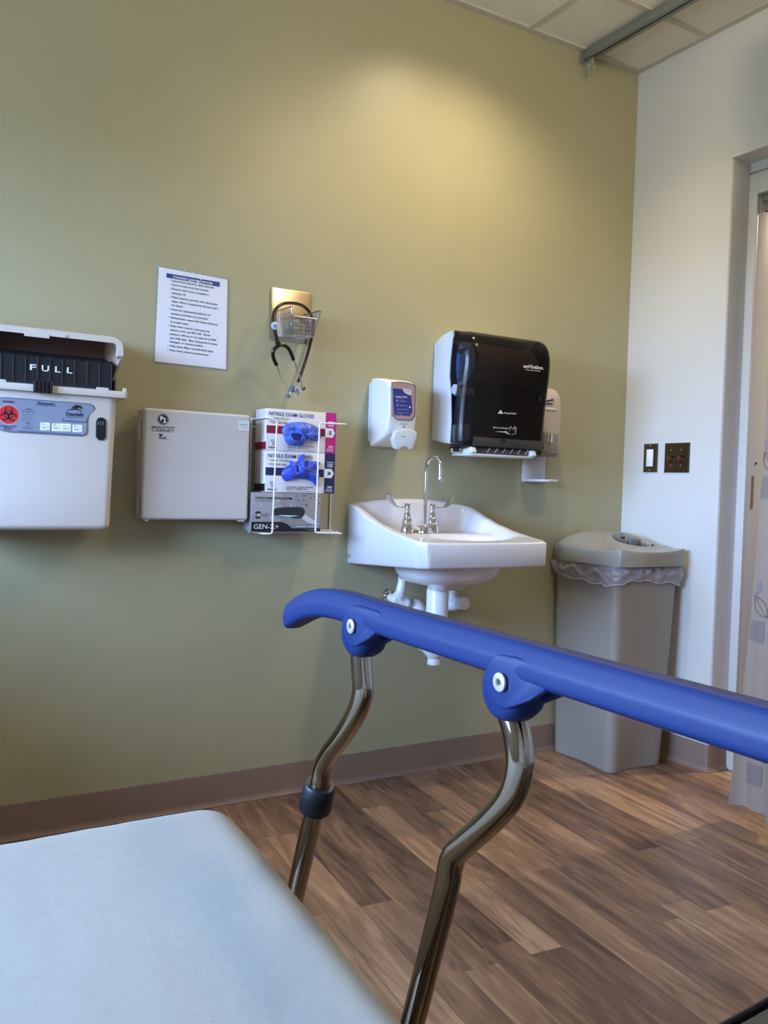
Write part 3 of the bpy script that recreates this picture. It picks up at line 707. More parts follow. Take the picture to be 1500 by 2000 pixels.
# top box (S)
gy = -.100
f = cg(gy); f0 = cg(gy)
BX = (-1.633, -1.3935)
def exam_box(z0, z1, c1, c2_, size, label, dzb, side_m):
    t = carton('glove_box', label, BX[0], BX[1], z0, z1, gy, -.010, M['carton'])
    hgt = z1-z0; X0 = BX[0]; Wd = BX[1]-BX[0]
    mb = MB()
    def rect(m, u0, u1, v0, v1, off=.0003): mb.use(m); mb.box(X0+u0*Wd, X0+u1*Wd, gy-off-.0002, gy-off, z0+v0*hgt, z0+v1*hgt)
    rect(c1, .0, .84, .405, .595); rect(c2_, .845, 1.0, .0, 1.0); rect(M['carton'], .84, .87, .39, .61, .0006)
    mb.use(M['whiteink']); mb.prism([(X0+u*Wd, gy-.0007, z0+v*hgt) for u, v in ((.845,.385),(.95,.385),(.985,.5),(.95,.615),(.845,.615))], (0, -.0002, 0))
    # side end
    mb.use(side_m); mb.box(X0-.0005, X0-.0002, -.098, -.012, z0+.02*hgt, z0+.20*hgt)
    obj('printed_bands', mb, None, t)
    mb = MB().use(M['navy'])
    def tx_(s, u0, u1, v, h, bold=0, m=None, spacing=1):
        if m: mb.use(m)
        text(mb, s, (X0+u0*Wd, gy, z0+v*hgt), (X0+u1*Wd, gy, z0+v*hgt), h, bold, depth=.0011, spacing=spacing)
    tx_('NITRILE EXAM GLOVES', .03, .665, .835, .0118, .012, mat('steel blue ink', S(36,84,140), .5))
    tx_('* CHEMO TESTED*', .03, .32, .742, .0068, 0, M['ink']); tx_('* POWDER FREE', .03, .29, .645, .0068, 0, M['ink'])
    tx_('STRONG', .03, .15, .045, .0052, .03, M['ink']); tx_('NON STERILE - FINGERTIP TEXTURED', .30, .68, .12, .0042, .01); tx_('SINGLE USE - AMBIDEXTROUS', .30, .60, .075, .0042, .01); tx_('*See box bottom for chemotherapy drugs tested', .30, .69, .03, .0024, .01)
    tx_(size, .895, .935, .455, .0115, .03, mat('size ink', S(90,30,90) if size == 'S' else S(30,36,80), .5))
    mb.use(M['whiteink']); tx_('REORDER', .88, .975, .76, .0038, .02); tx_('NUMBER', .885, .97, .71, .0038, .02); tx_('1002' if size == 'S' else '1003', .88, .965, .655, .0056, .02)
    tx_('200', .89, .96, .135, .0065, .02); tx_('GLOVES', .875, .965, .085, .0036, .02); tx_('BY WEIGHT', .86, .97, .045, .0030, .02)
    for k, (yy, hh) in enumerate(((-.028, .0028), (-.078, .003))):   # small print up the end panel
        mb.use(M['greyink'])
        text(mb, 'NITRILE EXAM GLOVES POWDER FREE', (X0, yy, z0+.30*hgt), (X0, yy, z0+.92*hgt), hh, .01, out=(-1,0,0), depth=.0006)
    mb.use(mat('logo teal grey', S(90,120,150), .5))
    for s_ in (-1, 1):
        mb.tube([(X0+(.088+s_*.012+.012*math.sin(k*PI/4))*Wd, gy-.001, z0+(.12+.018*k)*hgt) for k in range(9)], .0006, 5)
    obj('box_lettering', mb, None, t)
    return t
b1 = exam_box(1.1245, 1.2530, M['crimson'], M['magenta'], 'S', 'white and magenta nitrile glove box size S, topmost in the rack', 0, M['crimson'])
b2 = exam_box(.9950, 1.1235, M['navy'], M['navy'], 'M', 'white and navy nitrile glove box size M, middle of the rack', 0, M['black'])
# bottom silver box
X0, X1, z0, z1, gy3 = -1.676, -1.441, .8735, .9935, -.102
t = thing('glove_box', 'silver grey glove box with black band and 100 gloves mark, lowest in the rack', 'glove box', ((X0+X1)/2, -.06, z0), 'glove boxes in the rack')
mb = MB().box(X0, X1, gy3, -.030, z0, z1).bevel(.0012, 2); obj('carton', mb, M['cartongrey'], t)
f = cg(gy3)
mb = MB().use(M['black']); Wd = X1-X0; hg = z1-z0
P = lambda u, v, o=.0004: (X0+u*Wd, gy3-o, z0+v*hg)
mb.prism([P(0,0), P(1,0), P(1,.175), P(.58,.175), P(.50,.20), P(.43,.245), P(0,.245)], (0,-.0002,0))
mb.use(M['greyink']); mb.prism([P(.50,.20,.0006), P(.58,.085,.0006), P(1,.085,.0006), P(1,.175,.0006), P(.58,.175,.0006)], (0,-.0002,0))
for k in range(26):
    disc(mb, Vector(P(random.random()*.6, .3+random.random()*.68, 0)), .002+.004*random.random(), mat('pale bokeh print', S(176,172,174), .5), .0003, 14)
# printed hand silhouette and flecks
mb.use(mat('pale print of a hand', S(196,192,200), .5)); mb.prism([P(.70,.42), P(.76,.46), P(.84,.36), P(.93,.27), P(.98,.18), P(.90,.18), P(.80,.24), P(.73,.33)], (0,-.0002,0))
for k in range(40):
    a, b = .62+.36*random.random(), .60+.36*random.random(); p = P(a, b); mb.use(M['ink']); s_ = .0006+.0009*random.random()
    mb.box(p[0]-s_, p[0]+s_, p[1]-.0002, p[1], p[2]-s_*1.2, p[2]+s_)
obj('printed_artwork', mb, None, t)
mb = MB(); mb.prism([(x, gy3-.0008, z) for x, z in chaikin([P(.285,.42)[::2], P(.29,.53)[::2], P(.34,.62)[::2], P(.70,.645)[::2], P(.755,.60)[::2], P(.765,.48)[::2], P(.73,.37)[::2], P(.66,.335)[::2], P(.36,.40)[::2]], 2)], (0, -.0005, 0)); obj('opening', mb, M['dark'], t)
mb = MB()
grid(mb, 14, 4, lambda u, v: (X0+(.33+.37*u)*Wd, gy3-.0015-.0025*math.sin(PI*v), z0+(.375+.04*math.sin(u*9)*.3+.055*v*math.sin(PI*u))*hg)); obj('glove_edge', mb, mat('pale blue glove', S(150,190,215), .5), t)
mb = MB().use(M['ink'])
def t3(s, u0, u1, v, h, bold=0, m=None): 
    if m: mb.use(m)
    text(mb, s, P(u0, v, .0006), P(u1, v, .0006), h, bold, depth=.0003)
t3('NITRILE EXAMINATION GLOVES', .045, .56, .835, .0062, .02); t3('POWDER FREE', .045, .27, .765, .0058, 0, M['greyink'])
disc(mb, Vector(P(.09, .42, 0)), .0118, M['ink'], .0006, 28); t3('100', .052, .132, .385, .0085, .02, M['whiteink']); t3('GLOVES', .15, .24, .42, .0036, 0, M['ink']); t3('BY WEIGHT', .15, .235, .385, .0024)
t3('GEN-X+', .035, .385, .065, .0145, .0, M['whiteink']); t3('* AMBIDEXTROUS   * POWDER FREE', .62, .97, .115, .0032, .01); t3('www.example gloves', .80, .96, .035, .0020)
obj('box_lettering', mb, None, t)
# gloves pulled out of the two upper boxes
f = cg(-.1)
ol = [f(a, b) for a, b in ((505,400),(560,345),(640,318),(740,312),(840,322),(930,350),(1000,395),(1045,450),(1055,530),(1000,590),(930,580),(870,560),(825,600),(800,640),(700,655),(600,640),(545,590),(540,520),(500,460))]
o, c = clump(ol, 1.3, M['glove'], None, 'glove', 'bright blue nitrile glove bunched out of the size S box', 'glove', .026, -.1003)
# its open cuff
mb = MB(); cc = Vector(f(655, 530)); 
mb.tube([cc+Vector((.0205*math.cos(a)*(1+.12*math.sin(3*a)), -.029-.004*math.sin(2*a), .0155*math.sin(a)*(1+.1*math.cos(2*a)))) for a in [2*PI*k/28 for k in range(28)]], .0028, 8, closed=True)
obj('cuff', mb, M['glove'], o)
mb = MB(); mb.poly([cc+Vector((.0200*math.cos(a)*(1+.12*math.sin(3*a)), -.0285, .015*math.sin(a))) for a in [2*PI*k/28 for k in range(28)]]); obj('cuff_hollow', mb, mat('dark blue cuff inside', S(30,40,120), .5), o)
ol = [f(a, b) for a, b in ((490,1040),(520,970),(590,920),(625,905),(590,855),(640,855),(700,885),(740,830),(790,755),(810,770),(780,830),(770,850),(860,850),(960,865),(1030,870),(1045,905),(990,945),(1010,1020),(1040,1050),(1010,1130),(1015,1220),(980,1225),(930,1150),(850,1120),(740,1110),(640,1120),(560,1150),(510,1110))]
clump(ol, 4.7, M['glove2'], None, 'glove', 'darker blue nitrile glove hanging out of the size M box with a pointed fingertip', 'glove', .024, -.1003)

# ================================================================== WALL HOOK PLATE WITH BASKET
t = thing('basket_plate', 'square brushed metal wall plate holding a small chrome wire basket', 'wall basket', (-1.52, -.001, 1.478))
mb = MB().prism([(-1.5195+a, -.0008, 1.5633+b) for a, b in rrect(0, 0, .143, .166, .012)], (0, -.0025, 0)).bevel(.0006, 2); obj('mounting_plate', mb, M['steel'], t)
mb = MB(); wr = .0011
tc_ = [(-1.566,-.006), (-1.560,-.102), (-1.459,-.102), (-1.474,-.006)]; bc_ = [(-1.560,-.008), (-1.548,-.086), (-1.476,-.086), (-1.480,-.008)]
zb, zs_, zf_ = 1.490, 1.573, 1.545
def bas(i, j, u, s_, zt):     # point on the wall between corners i and j, u across, s_ up
    a = Vector((tc_[i][0]+(tc_[j][0]-tc_[i][0])*u, tc_[i][1]+(tc_[j][1]-tc_[i][1])*u, 0)); b = Vector((bc_[i][0]+(bc_[j][0]-bc_[i][0])*u, bc_[i][1]+(bc_[j][1]-bc_[i][1])*u, 0))
    p = b.lerp(a, s_*(zt-zb)/(zs_-zb)); p.z = zb+(zt-zb)*s_; return p
for i, j, zt, n_ in ((0,1,zs_,9), (1,2,zf_,9), (3,2,zs_,9)):
    for k in range(n_+1): mb.tube([bas(i,j,k/n_,0,zt), bas(i,j,k/n_,1,zt)], .0008, 6)
    for k in range(1, 5): mb.tube([bas(i,j,0,k/5,zt), bas(i,j,1,k/5,zt)], .0008, 6)
for k in range(10): mb.tube([bas(0,1,k/9,0,zs_), bas(3,2,k/9,0,zs_)], .0008, 6)
for k in range(5): mb.tube([bas(0,3,k/4,0,zs_), bas(1,2,k/4,0,zs_)], .0008, 6)
P5 = [bas(0,1,0,1,zs_), bas(0,1,.96,1,zs_), bas(1,2,0,1,zf_), bas(1,2,1,1,zf_), bas(3,2,.96,1,zs_), bas(3,2,0,1,zs_)]
mb.tube(bend(P5, .006), .0021, 8)
mb.tube([bas(0,1,0,0,zs_), bas(0,1,1,0,zs_), bas(3,2,1,0,zs_), bas(3,2,0,0,zs_)], .0014, 6, closed=True)
obj('wire_basket', mb, M['chromewire'], t)
mb = MB().box(-1.53, -1.495, -.030, -.0035, 1.52, 1.545); mb.bevel(.002, 1); obj('basket_bracket', mb, M['chrome'], t)

# ================================================================== STETHOSCOPE
c4s = lambda a, b, d: W(500+a/7.69, 540+b/7.69, y=d)
t = thing('stethoscope', 'dark burgundy stethoscope looped over the small wire basket', 'stethoscope', tuple(c4s(600, 1700, -.06)))
def spl(pts, n=8):
    pts = [Vector(p) for p in pts]; o = []
    for i in range(len(pts)-1):
        p0, p1, p2, p3 = pts[max(i-1,0)], pts[i], pts[i+1], pts[min(i+2,len(pts)-1)]
        for k in range(n):
            s_ = k/n; o.append(.5*((2*p1)+(-p0+p2)*s_+(2*p0-5*p1+4*p2-p3)*s_*s_+(-p0+3*p1-3*p2+p3)*s_**3))
    return o+[pts[-1]]
mb = MB()
mb.tube(spl([c4s(315,1010,-.118), c4s(290,850,-.122), c4s(262,720,-.122), c4s(262,600,-.118), c4s(300,490,-.112), c4s(390,415,-.10), c4s(500,398,-.085), c4s(620,410,-.07), c4s(720,450,-.05), c4s(800,530,-.035), c4s(850,640,-.022), c4s(862,760,-.018), c4s(840,900,-.018), c4s(770,1180,-.022), c4s(690,1430,-.036), c4s(630,1590,-.05)]), .0052*.95, 12)
obj('tubing', mb, M['burgundy'], t, smooth=180)
mb = MB()
mb.tube(spl([c4s(310,900,-.119), c4s(325,980,-.118), c4s(345,1040,-.116)]), [.0052]*8+[.0075]*9, 12)
mb.tube(spl([c4s(312,1335,-.100), c4s(262,1220,-.106), c4s(262,1120,-.112), c4s(320,1050,-.116), c4s(400,1030,-.116), c4s(480,1075,-.112), c4s(530,1160,-.106), c4s(565,1255,-.100)]), .0058, 12)
obj('yoke', mb, M['burgundy'], t, smooth=180)
mb = MB(); mb.tube(spl([c4s(315,1330,-.100), c4s(360,1470,-.090), c4s(430,1600,-.078), c4s(515,1700,-.068), c4s(520,1760,-.066)]), .0022, 10); ear = obj('ear_tube', mb, M['chrome'], t, smooth=180)
mb = MB(); mb.tube(spl([c4s(568,1255,-.100), c4s(625,1400,-.092), c4s(668,1530,-.084), c4s(690,1640,-.076), c4s(680,1740,-.070), c4s(600,1815,-.066)]), .0022, 10); ear2 = obj('ear_tube', mb, M['chrome'], t, smooth=180)
mb = MB().lathe([(.0001,0),(.004,.001),(.0055,.005),(.005,.010),(.003,.013)], c4s(455,1800,-.066), (1,0,.1), 16); obj('ear_tip', mb, M['greyrubber'], ear)
mb = MB().lathe([(.0001,0),(.004,.001),(.0055,.005),(.005,.012),(.003,.014)], c4s(742,1670,-.066), (-1,0,-.6), 16); obj('ear_tip', mb, mat('dark grey rubber', S(70,66,70), .45), ear2)
mb = MB(); q = Vector(c4s(600,1730,-.055))
mb.lathe([(.0001,0),(.011,0),(.0125,.002),(.0125,.004),(.006,.007),(.006,.011),(.0115,.014),(.012,.018),(.0001,.019)], q+Vector((-.012,0,.004)), (1,.25,-.55), 24)
mb.tube([c4s(630,1590,-.05), c4s(610,1700,-.053)], .004, 10); obj('chest_piece', mb, M['chrome'], t)
mb = MB().lathe([(.0001,0),(.0115,0),(.0135,.0008),(.0135,.003),(.0001,.0035)], q+Vector((-.0165,-.004,.006)), (-1,-.25,.55), 28); obj('diaphragm', mb, M['greyrubber'], t)
q = Vector(c4s(282,742,-.129)); mb = MB().lathe([(.0001,0),(.0105,.0),(.0118,.001),(.0118,.0035),(.0105,.0045),(.0001,.0046)], q+Vector((0,.002,0)), (0,-1,0), 32); tg = obj('name_tag', mb, M['tag'], t)
mb = MB().use(M['navy']); text(mb, 'Shef', q+Vector((-.006,0,-.0022)), q+Vector((.006,0,-.0022)), .004, .02, depth=.0032); mb.box(q.x-.0055, q.x+.0055, q.y-.0033, q.y-.0028, q.z+.004, q.z+.0046); mb.box(q.x-.0055, q.x+.0055, q.y-.0033, q.y-.0028, q.z-.0046, q.z-.004); obj('tag_lettering', mb, None, tg)

# ================================================================== SOAP DISPENSER
t = thing('soap_dispenser', 'white push lever soap dispenser with blue label above the left of the sink', 'soap dispenser', (-1.16, -.001, 1.155))
mb = MB().prism([(-1.160+a, -.0008, 1.276+b) for a, b in rrect(0, 0, .122, .206, .014)], (0, -.012, 0)).bevel(.002, 2); obj('back_plate', mb, mat('pale blue plastic back', S(205,220,230), .4), t)
prof = chaikin([(-.0135,1.160),(-.0135,1.386),(-.03,1.389),(-.075,1.384),(-.118,1.366),(-.124,1.345),(-.1285,1.30),(-.127,1.25),(-.121,1.197),(-.030,1.157)], 1)
mb = MB(); 
L_ = [(-1.222, .010), (-1.2215, .004), (-1.218, .001), (-1.205, 0), (-1.11, 0), (-1.1, .001), (-1.0965, .004), (-1.096, .010)]
def soap_ring(x, d):
    o = []
    for (yy, z) in inset(prof, d):
        k = min(1, max(0, (-yy-.02)/.10)); cxm = -1.159; o.append((cxm+(x-cxm)*(1-.15*k), yy, z))
    return o
mb.loft([soap_ring(x, d) for x, d in L_]); cv = obj('cover', mb, M['soapwhite'], t, smooth=40)
c11 = lambda a, b, off=0: W(700+a/11.54, 730+b/11.54, y=-.1275-off)
fr = [(738,195),(900,182),(1100,200),(1275,262),(1280,600),(1268,955),(1190,1052),(860,1035),(752,925),(752,500)]
cxc = (1010, 620)
mb = MB().prism([c11(a, b) for a, b in fr], (0, -.0035, 0)); obj('window_bezel', mb, M['soapframe'], cv)
mb = MB().prism([c11(cxc[0]+(a-cxc[0])*.955, cxc[1]+(b-cxc[1])*.965, .0033) for a, b in fr], (0, -.0012, 0)); obj('refill_window', mb, M['soapwin'], cv)
mb = MB().prism([c11(a, b, .0047) for a, b in ((780,325),(900,335),(985,350),(1030,420),(1100,470),(1190,500),(1215,850),(1160,950),(1000,940),(830,935),(800,900),(785,600))], (0, -.0004, 0)); lb = obj('refill_label', mb, M['soaplabel'], cv)
mb = MB().use(mat('grey label tab', S(200,200,205), .4)); mb.prism([c11(a, b, .0048) for a, b in ((1005,335),(1190,355),(1190,480),(1140,475),(1060,440),(1010,390))], (0, -.0004, 0))
o = c11(870, 605, .0052); disc(mb, o, .0034, M['lightblue'], .0002, 18); o = c11(885, 705, .0052); disc(mb, o, .0034, M['pink'], .0002, 18); o = c11(1160, 752, .0052); disc(mb, o, .0032, M['whiteink'], .0002, 18)
def st(s, a0, b0, a1, b1, h, m=None, bold=0):
    if m: mb.use(m)
    text(mb, s, c11(a0, b0, .0050), c11(a1, b1, .0050), h, bold, depth=.0003)
st('Lotion Soap', 835,525,1100,535, .0045, M['whiteink'], .02); st('with vitamin E', 850,552,1010,558, .0022); st('Hypoallergenic', 930,620,1080,628, .0024); st('Dispense into palm', 940,720,1110,728, .0024)
st('Rinse hands and dry with towel', 870,805,1130,815, .0022); st('For professional use only', 870,880,1130,890, .0022); st('16 oz', 870,920,970,925, .0022); st('dial', 1045,395,1090,395, .0030, M['ink'], .02)
arc(mb, c11(1128, 392, .005), .0016, .0026, 0, 2*PI, .0004, 16)
obj('refill_lettering', mb, None, lb)
mb = MB().use(mat('lettering brown', S(70,60,60), .5))
text(mb, 'STERIS', c11(948,1145,0)+Vector((0,.003,0)), c11(1112,1152,0)+Vector((0,.003,0)), .0047, .0, depth=.0012, spacing=1.3)
p = Vector(c11(1030,1198)); mb.use(M['greyink']); 
for k in range(4): mb.box(p.x-.0022+.0015*k-.0004, p.x-.0022+.0015*k+.0004, p.y+.001, p.y+.0035, p.z-.003, p.z+.003)
obj('brand_lettering', mb, None, cv)
ps = [(760,1300),(850,1268),(1000,1250),(1130,1262),(1210,1300),(1240,1340),(1235,1440),(1200,1500),(1180,1600),(1140,1690),(1080,1710),(1050,1660),(990,1640),(900,1655),(860,1710),(800,1705),(745,1650),(730,1560),(705,1470),(730,1420),(752,1360)]
mb = MB().prism([c11(a, b, -.010) for a, b in ps], (0, -.024, 0)).bevel(.003, 3, 40); ph = obj('push_lever', mb, M['soapgrey'], t, smooth=60)
mb = MB().use(M['ink']); text(mb, 'PUSH', c11(970,1418,.014), c11(1058,1424,.014), .0028, .02, depth=.0004); obj('push_lettering', mb, None, ph)

# ================================================================== PAPER TOWEL DISPENSER
TX0, TX1 = -.959, -.586
t = thing('towel_dispenser', 'large smoked cover paper towel dispenser with pale grey sides above the sink', 'paper towel dispenser', ((TX0+TX1)/2, -.001, 1.16))
side = [(-.0008,1.1965),(-.0008,1.5354),(-.0442,1.5557),(-.0797,1.5647),(-.1200,1.5677),(-.1085,1.512),(-.1015,1.4622),(-.100,1.4117),(-.112,1.35),(-.1194,1.2585),(-.1155,1.1777),(-.0655,1.1841)]
mb = MB(); mb.prism([(TX0, y, z) for y, z in side], (.006, 0, 0)).prism([(TX1-.006, y, z) for y, z in side], (.006, 0, 0))
mb.prism([(TX0+.006, y, z) for y, z in [(-.0008,1.5354),(-.0442,1.5557),(-.0797,1.5647),(-.118,1.5677),(-.118,1.562),(-.0797,1.559),(-.0442,1.549),(-.0008,1.529)]], (TX1-TX0-.012, 0, 0))
mb.box(TX0+.006, TX1-.006, -.006, -.0008, 1.197, 1.53); mb.prism([(TX0+.006, y, z) for y, z in [(-.0008,1.1965),(-.0655,1.1841),(-.1155,1.1777),(-.1155,1.183),(-.0655,1.190),(-.0008,1.203)]], (TX1-TX0-.012, 0, 0))
mb.bevel(.002, 2, 40); obj('housing', mb, M['towelwhite'], t)
# smoked cover shell
outp = [(-.1205,1.5677),(-.150,1.566),(-.175,1.556),(-.198,1.535),(-.2095,1.505),(-.2115,1.46),(-.205,1.40),(-.194,1.33),(-.187,1.26),(-.184,1.20),(-.180,1.172),(-.165,1.163),(-.140,1.160),(-.1165,1.172)]
outp = chaikin(outp, 2, False)
back = [(-.1195,1.2585),(-.112,1.35),(-.100,1.4117),(-.1015,1.4622),(-.1085,1.512)]
pf = outp + back
mb = MB()
n = 10; r = .052; rings = []
for k in range(n+1): a = PI/2*k/n; rings.append((TX0+.0005+r*(1-math.cos(a)), r*(1-math.sin(a))))
rings += [(TX1-.0005-.5*(x-TX0-.0005), d*.5) for x, d in rings[::-1]]
def shell(x, d):
    o = []
    for (yy, z) in outp:
        cy_, cz_ = -.11, 1.37
        # pull the outline back towards the wall side near the ends
        yy2 = min(-.112, yy + d) if yy < -.13 else yy
        zz = z - d*.55*(1 if z > 1.5 else 0)*(min(1, max(0, (-yy-.12)/.03)))
        o.append((x, yy2, zz))
    return o
mb.loft([shell(x, d) for x, d in rings], closed=False, cap=False)
# end cheeks of the shell
for xx in (TX0+.0005, TX1-.0005):
    pass
cover = obj('smoked_cover', mb, M['smoke'], t, smooth=60)
md = cover.modifiers.new('thick', 'SOLIDIFY'); md.thickness = .003; md.offset = -1
# insides
mb = MB().box(TX0+.007, TX1-.007, -.104, -.007, 1.20, 1.525); obj('chassis', mb, M['inside'], t)
mb = MB().lathe([(.0001,0),(.070,0),(.076,.004),(.076,.014),(.070,.018),(.0001,.018)], (TX0+.034, -.113, 1.458), (1,0,0), 40); whl = obj('roll_wheel', mb, M['gear'], t)
mb = MB().lathe([(.0001,0),(.030,0),(.034,.006),(.0001,.007)], (TX0+.032, -.120, 1.462), (-1,0,0), 32)
mb.prism([(TX0+.0320, -.150, 1.46), (TX0+.0320, -.090, 1.46), (TX0+.0320, -.110, 1.395), (TX0+.0320, -.130, 1.395)], (-.004, 0, 0)); obj('wheel_hub', mb, M['gearblue'], whl)
mb = MB().lathe([(.0001,0),(.075,0),(.075,.26),(.0001,.26)], (TX0+.060, -.118, 1.458), (1,0,0), 40); obj('towel_roll', mb, M['roll'], t)
mb = MB().box(TX0+.018, TX0+.062, -.165, -.105, 1.345, 1.368).lathe([(.006,0),(.018,0),(.018,.016),(.012,.018),(.006,.012)], (TX0+.005, -.125, 1.365), (1,0,0), 24).bevel(.002, 2); obj('roll_arm', mb, M['gear'], t)
mb = MB().box(TX0+.012, TX0+.052, -.166, -.110, 1.185, 1.245).bevel(.005, 3); obj('motor_housing', mb, M['gear'], t)
mb = MB().prism([(TX1-.020, y, z) for y, z in inset(outp + [(-.104, 1.20), (-.104, 1.54)], .006)], (.006, 0, 0)); obj('end_panel', mb, M['inside'], t)
mb = MB().box(TX0+.03, TX0+.045, -.14, -.11, 1.245, 1.345); obj('drive_post', mb, M['gearblue'], t)
mb = MB().box(TX0+.055, TX1-.02, -.160, -.105, 1.20, 1.385); obj('towel_path_panel', mb, mat('dark brown inner panel', S(52,46,44), .5), t)
mb = MB().box(TX0+.052, TX1-.004, -.1840, -.120, 1.172, 1.205).bevel(.004, 2); obj('lower_bar', mb, mat('dark grey bar', S(56,54,52), .4), t)
# outlet tray under the cover
mb = MB()
tp = [(-.06,1.180),(-.178,1.168),(-.186,1.150),(-.172,1.142),(-.06,1.150)]
mb.prism([(TX0+.045, y, z) for y, z in tp], (.022, 0, 0)); mb.prism([(TX1-.062, y, z) for y, z in tp], (.022, 0, 0))
mb.box(TX0+.05, TX1-.05, -.178, -.06, 1.139, 1.147).bevel(.003, 2, 40); tray = obj('outlet_tray', mb, M['towelwhite'], t)
for k in range(6):
    xx = TX0+.12+.034*k; mb = MB().tube([(xx, -.172, 1.152), (xx+.004, -.175, 1.160), (xx+.012, -.172, 1.168)], .0012, 6)
    obj('tear_rib', mb, M['gear'], tray)
mb = MB().box(TX0+.07, TX1-.065, -.165, -.07, 1.149, 1.170); obj('paper_slot', mb, mat('dull brown slot', S(96,84,78), .6), tray)
mb = MB().box(TX0+.012, TX0+.024, -.14, -.12, 1.150, 1.166); obj('lock_tab', mb, M['black'], t)
mb = MB(); q = (W(690+1020/3.488, 620+845/3.488, y=-.186)); mb.prism([(q.x+.011*math.cos(a), -.1865, q.z-.003+.012*math.sin(a)) for a in [PI*k/14 for k in range(15)]], (0, -.002, 0)); obj('sensor_eye', mb, M['black'], cover)
q = Vector(W(690+1272/3.488, 620+552/3.488, y=-.205)); mb = MB().box(q.x-.004, q.x+.007, -.2065, -.202, q.z-.008, q.z+.009); obj('cover_slot', mb, M['black'], cover)
mb = MB().use(mat('light cover print', S(215,212,210), .5))
def tt(s, a0, b0, a1, b1, h, y, bold=0, shear=0):
    text(mb, s, W(690+a0/3.488, 620+b0/3.488, y=y), W(690+a1/3.488, 620+b1/3.488, y=y), h, bold, shear, depth=.0006)
tt('enMotion.', 1158,342, 1296,356, .0125, -.2105, .03, .2); tt('GEORGIA PACIFIC PROFESSIONAL', 1172,358, 1276,369, .0022, -.2112, .05)
tt('Georgia-Pacific', 1026,655, 1110,661, .0054, -.192, .03); tt('Motion Activated', 952,754, 1058,760, .0054, -.186, .02, .2)
f = lambda a, b, y=-.192: W(690+a/3.488, 620+b/3.488, y=y)
mb.prism([f(984,655), f(1022,657), f(1004,630)], (0,-.0008,0))
f = lambda a, b: W(950+a/9.527, 690+b/9.527, y=-.1865)
hand = [(430,1450),(440,1400),(445,1360),(458,1355),(465,1400),(490,1420),(520,1362),(535,1365),(515,1410),(550,1375),(562,1388),(530,1430),(555,1425),(560,1440),(525,1455),(550,1480),(548,1505),(510,1495),(480,1515),(465,1510)]
mb.tube([f(a, b) for a, b in hand], .0006, 5)
mb.prism([f(150,1462), f(240,1452), f(330,1458), f(400,1480), f(445,1510), f(415,1508), f(350,1480), f(250,1464)], (0,-.0006,0)); mb.prism([f(315,1445), f(360,1448), f(408,1468), f(360,1458)], (0,-.0006,0))
obj('cover_lettering', mb, None, cover)

# ================================================================== HAND SANITIZER DISPENSER
t = thing('sanitizer_dispenser', 'pale grey hand sanitizer dispenser with drip tray right of the towel dispenser', 'sanitizer dispenser', (-.49, -.001, 1.05))
sx0, sx1 = -.555, -.433
prof = chaikin([(-.0008,1.168),(-.0008,1.412),(-.03,1.420),(-.070,1.410),(-.096,1.375),(-.101,1.30),(-.098,1.21),(-.085,1.172),(-.04,1.165)], 2)
mb = MB(); pillow(mb, prof, sx0, sx1, .016, 6); bd = obj('cover', mb, mat('warm grey dispenser plastic', S(190,182,172), .35), t, smooth=60)
mb = MB(); pillow(mb, chaikin([(-.085,1.155),(-.085,1.245),(-.108,1.250),(-.118,1.235),(-.120,1.18),(-.112,1.150)], 2), -.532, -.458, .012, 5); pm = obj('push_bar', mb, mat('darker grey push bar', S(150,140,132), .3), t, smooth=60)
q = W(690+1340/3.488, 620+825/3.488, y=-.121)
mb = MB().prism([(q.x+a, -.1185, q.z+b) for a, b in rrect(0, 0, .022, .036, .010)], (0, -.004, 0)).bevel(.001, 2); obj('pump_window', mb, M['chrome'], pm)
mb = MB().box(-.527, -.463, -.124, -.112, 1.166, 1.170); obj('lip', mb, mat('darker grey push bar', (0,0,0)), pm)
f = lambda a, b: W(1000+a/8.336, 720+b/8.336, y=-.1005)
mb = MB().use(M['navy']); mb.prism([f(a, b) for a, b in ((440,545),(540,520),(610,510),(672,490),(668,560),(640,575),(560,572),(440,590))], (0,-.0006,0)); mb.use(M['whiteink']); text(mb, 'Purell', f(480,562), f(660,560), .0075, .03, depth=.0012)
mb.box(f(470,640).x, f(716,640).x, -.1015, -.1008, f(600,668).z, f(600,632).z)
mb.use(M['greyink']); text(mb, 'ADVANCED', f(480,690), f(672,692), .0030, .0, depth=.0006); text(mb, 'instant hand sanitizer', f(490,922), f(662,926), .0018, .0, depth=.0006)
obj('front_lettering', mb, None, bd)
mb = MB().box(-.545, -.435, -.020, -.0008, 1.055, 1.175).bevel(.006, 3); obj('tray_stem', mb, mat('pale drip tray plastic', S(200,196,198), .25), t)
mb = MB().prism([(x, y, 1.058) for x, y in [(-.545,-.002),(-.548,-.06),(-.535,-.105),(-.51,-.128),(-.47,-.128),(-.445,-.105),(-.432,-.06),(-.435,-.002)]], (0,0,.010)).bevel(.003, 3, 50); obj('drip_tray', mb, mat('pale drip tray plastic', (0,0,0)), t)
mb = MB().box(-.53, -.45, -.10, -.0008, 1.155, 1.163).bevel(.002, 1); obj('refill_bracket', mb, mat('grey bracket', S(120,112,104), .4), t)

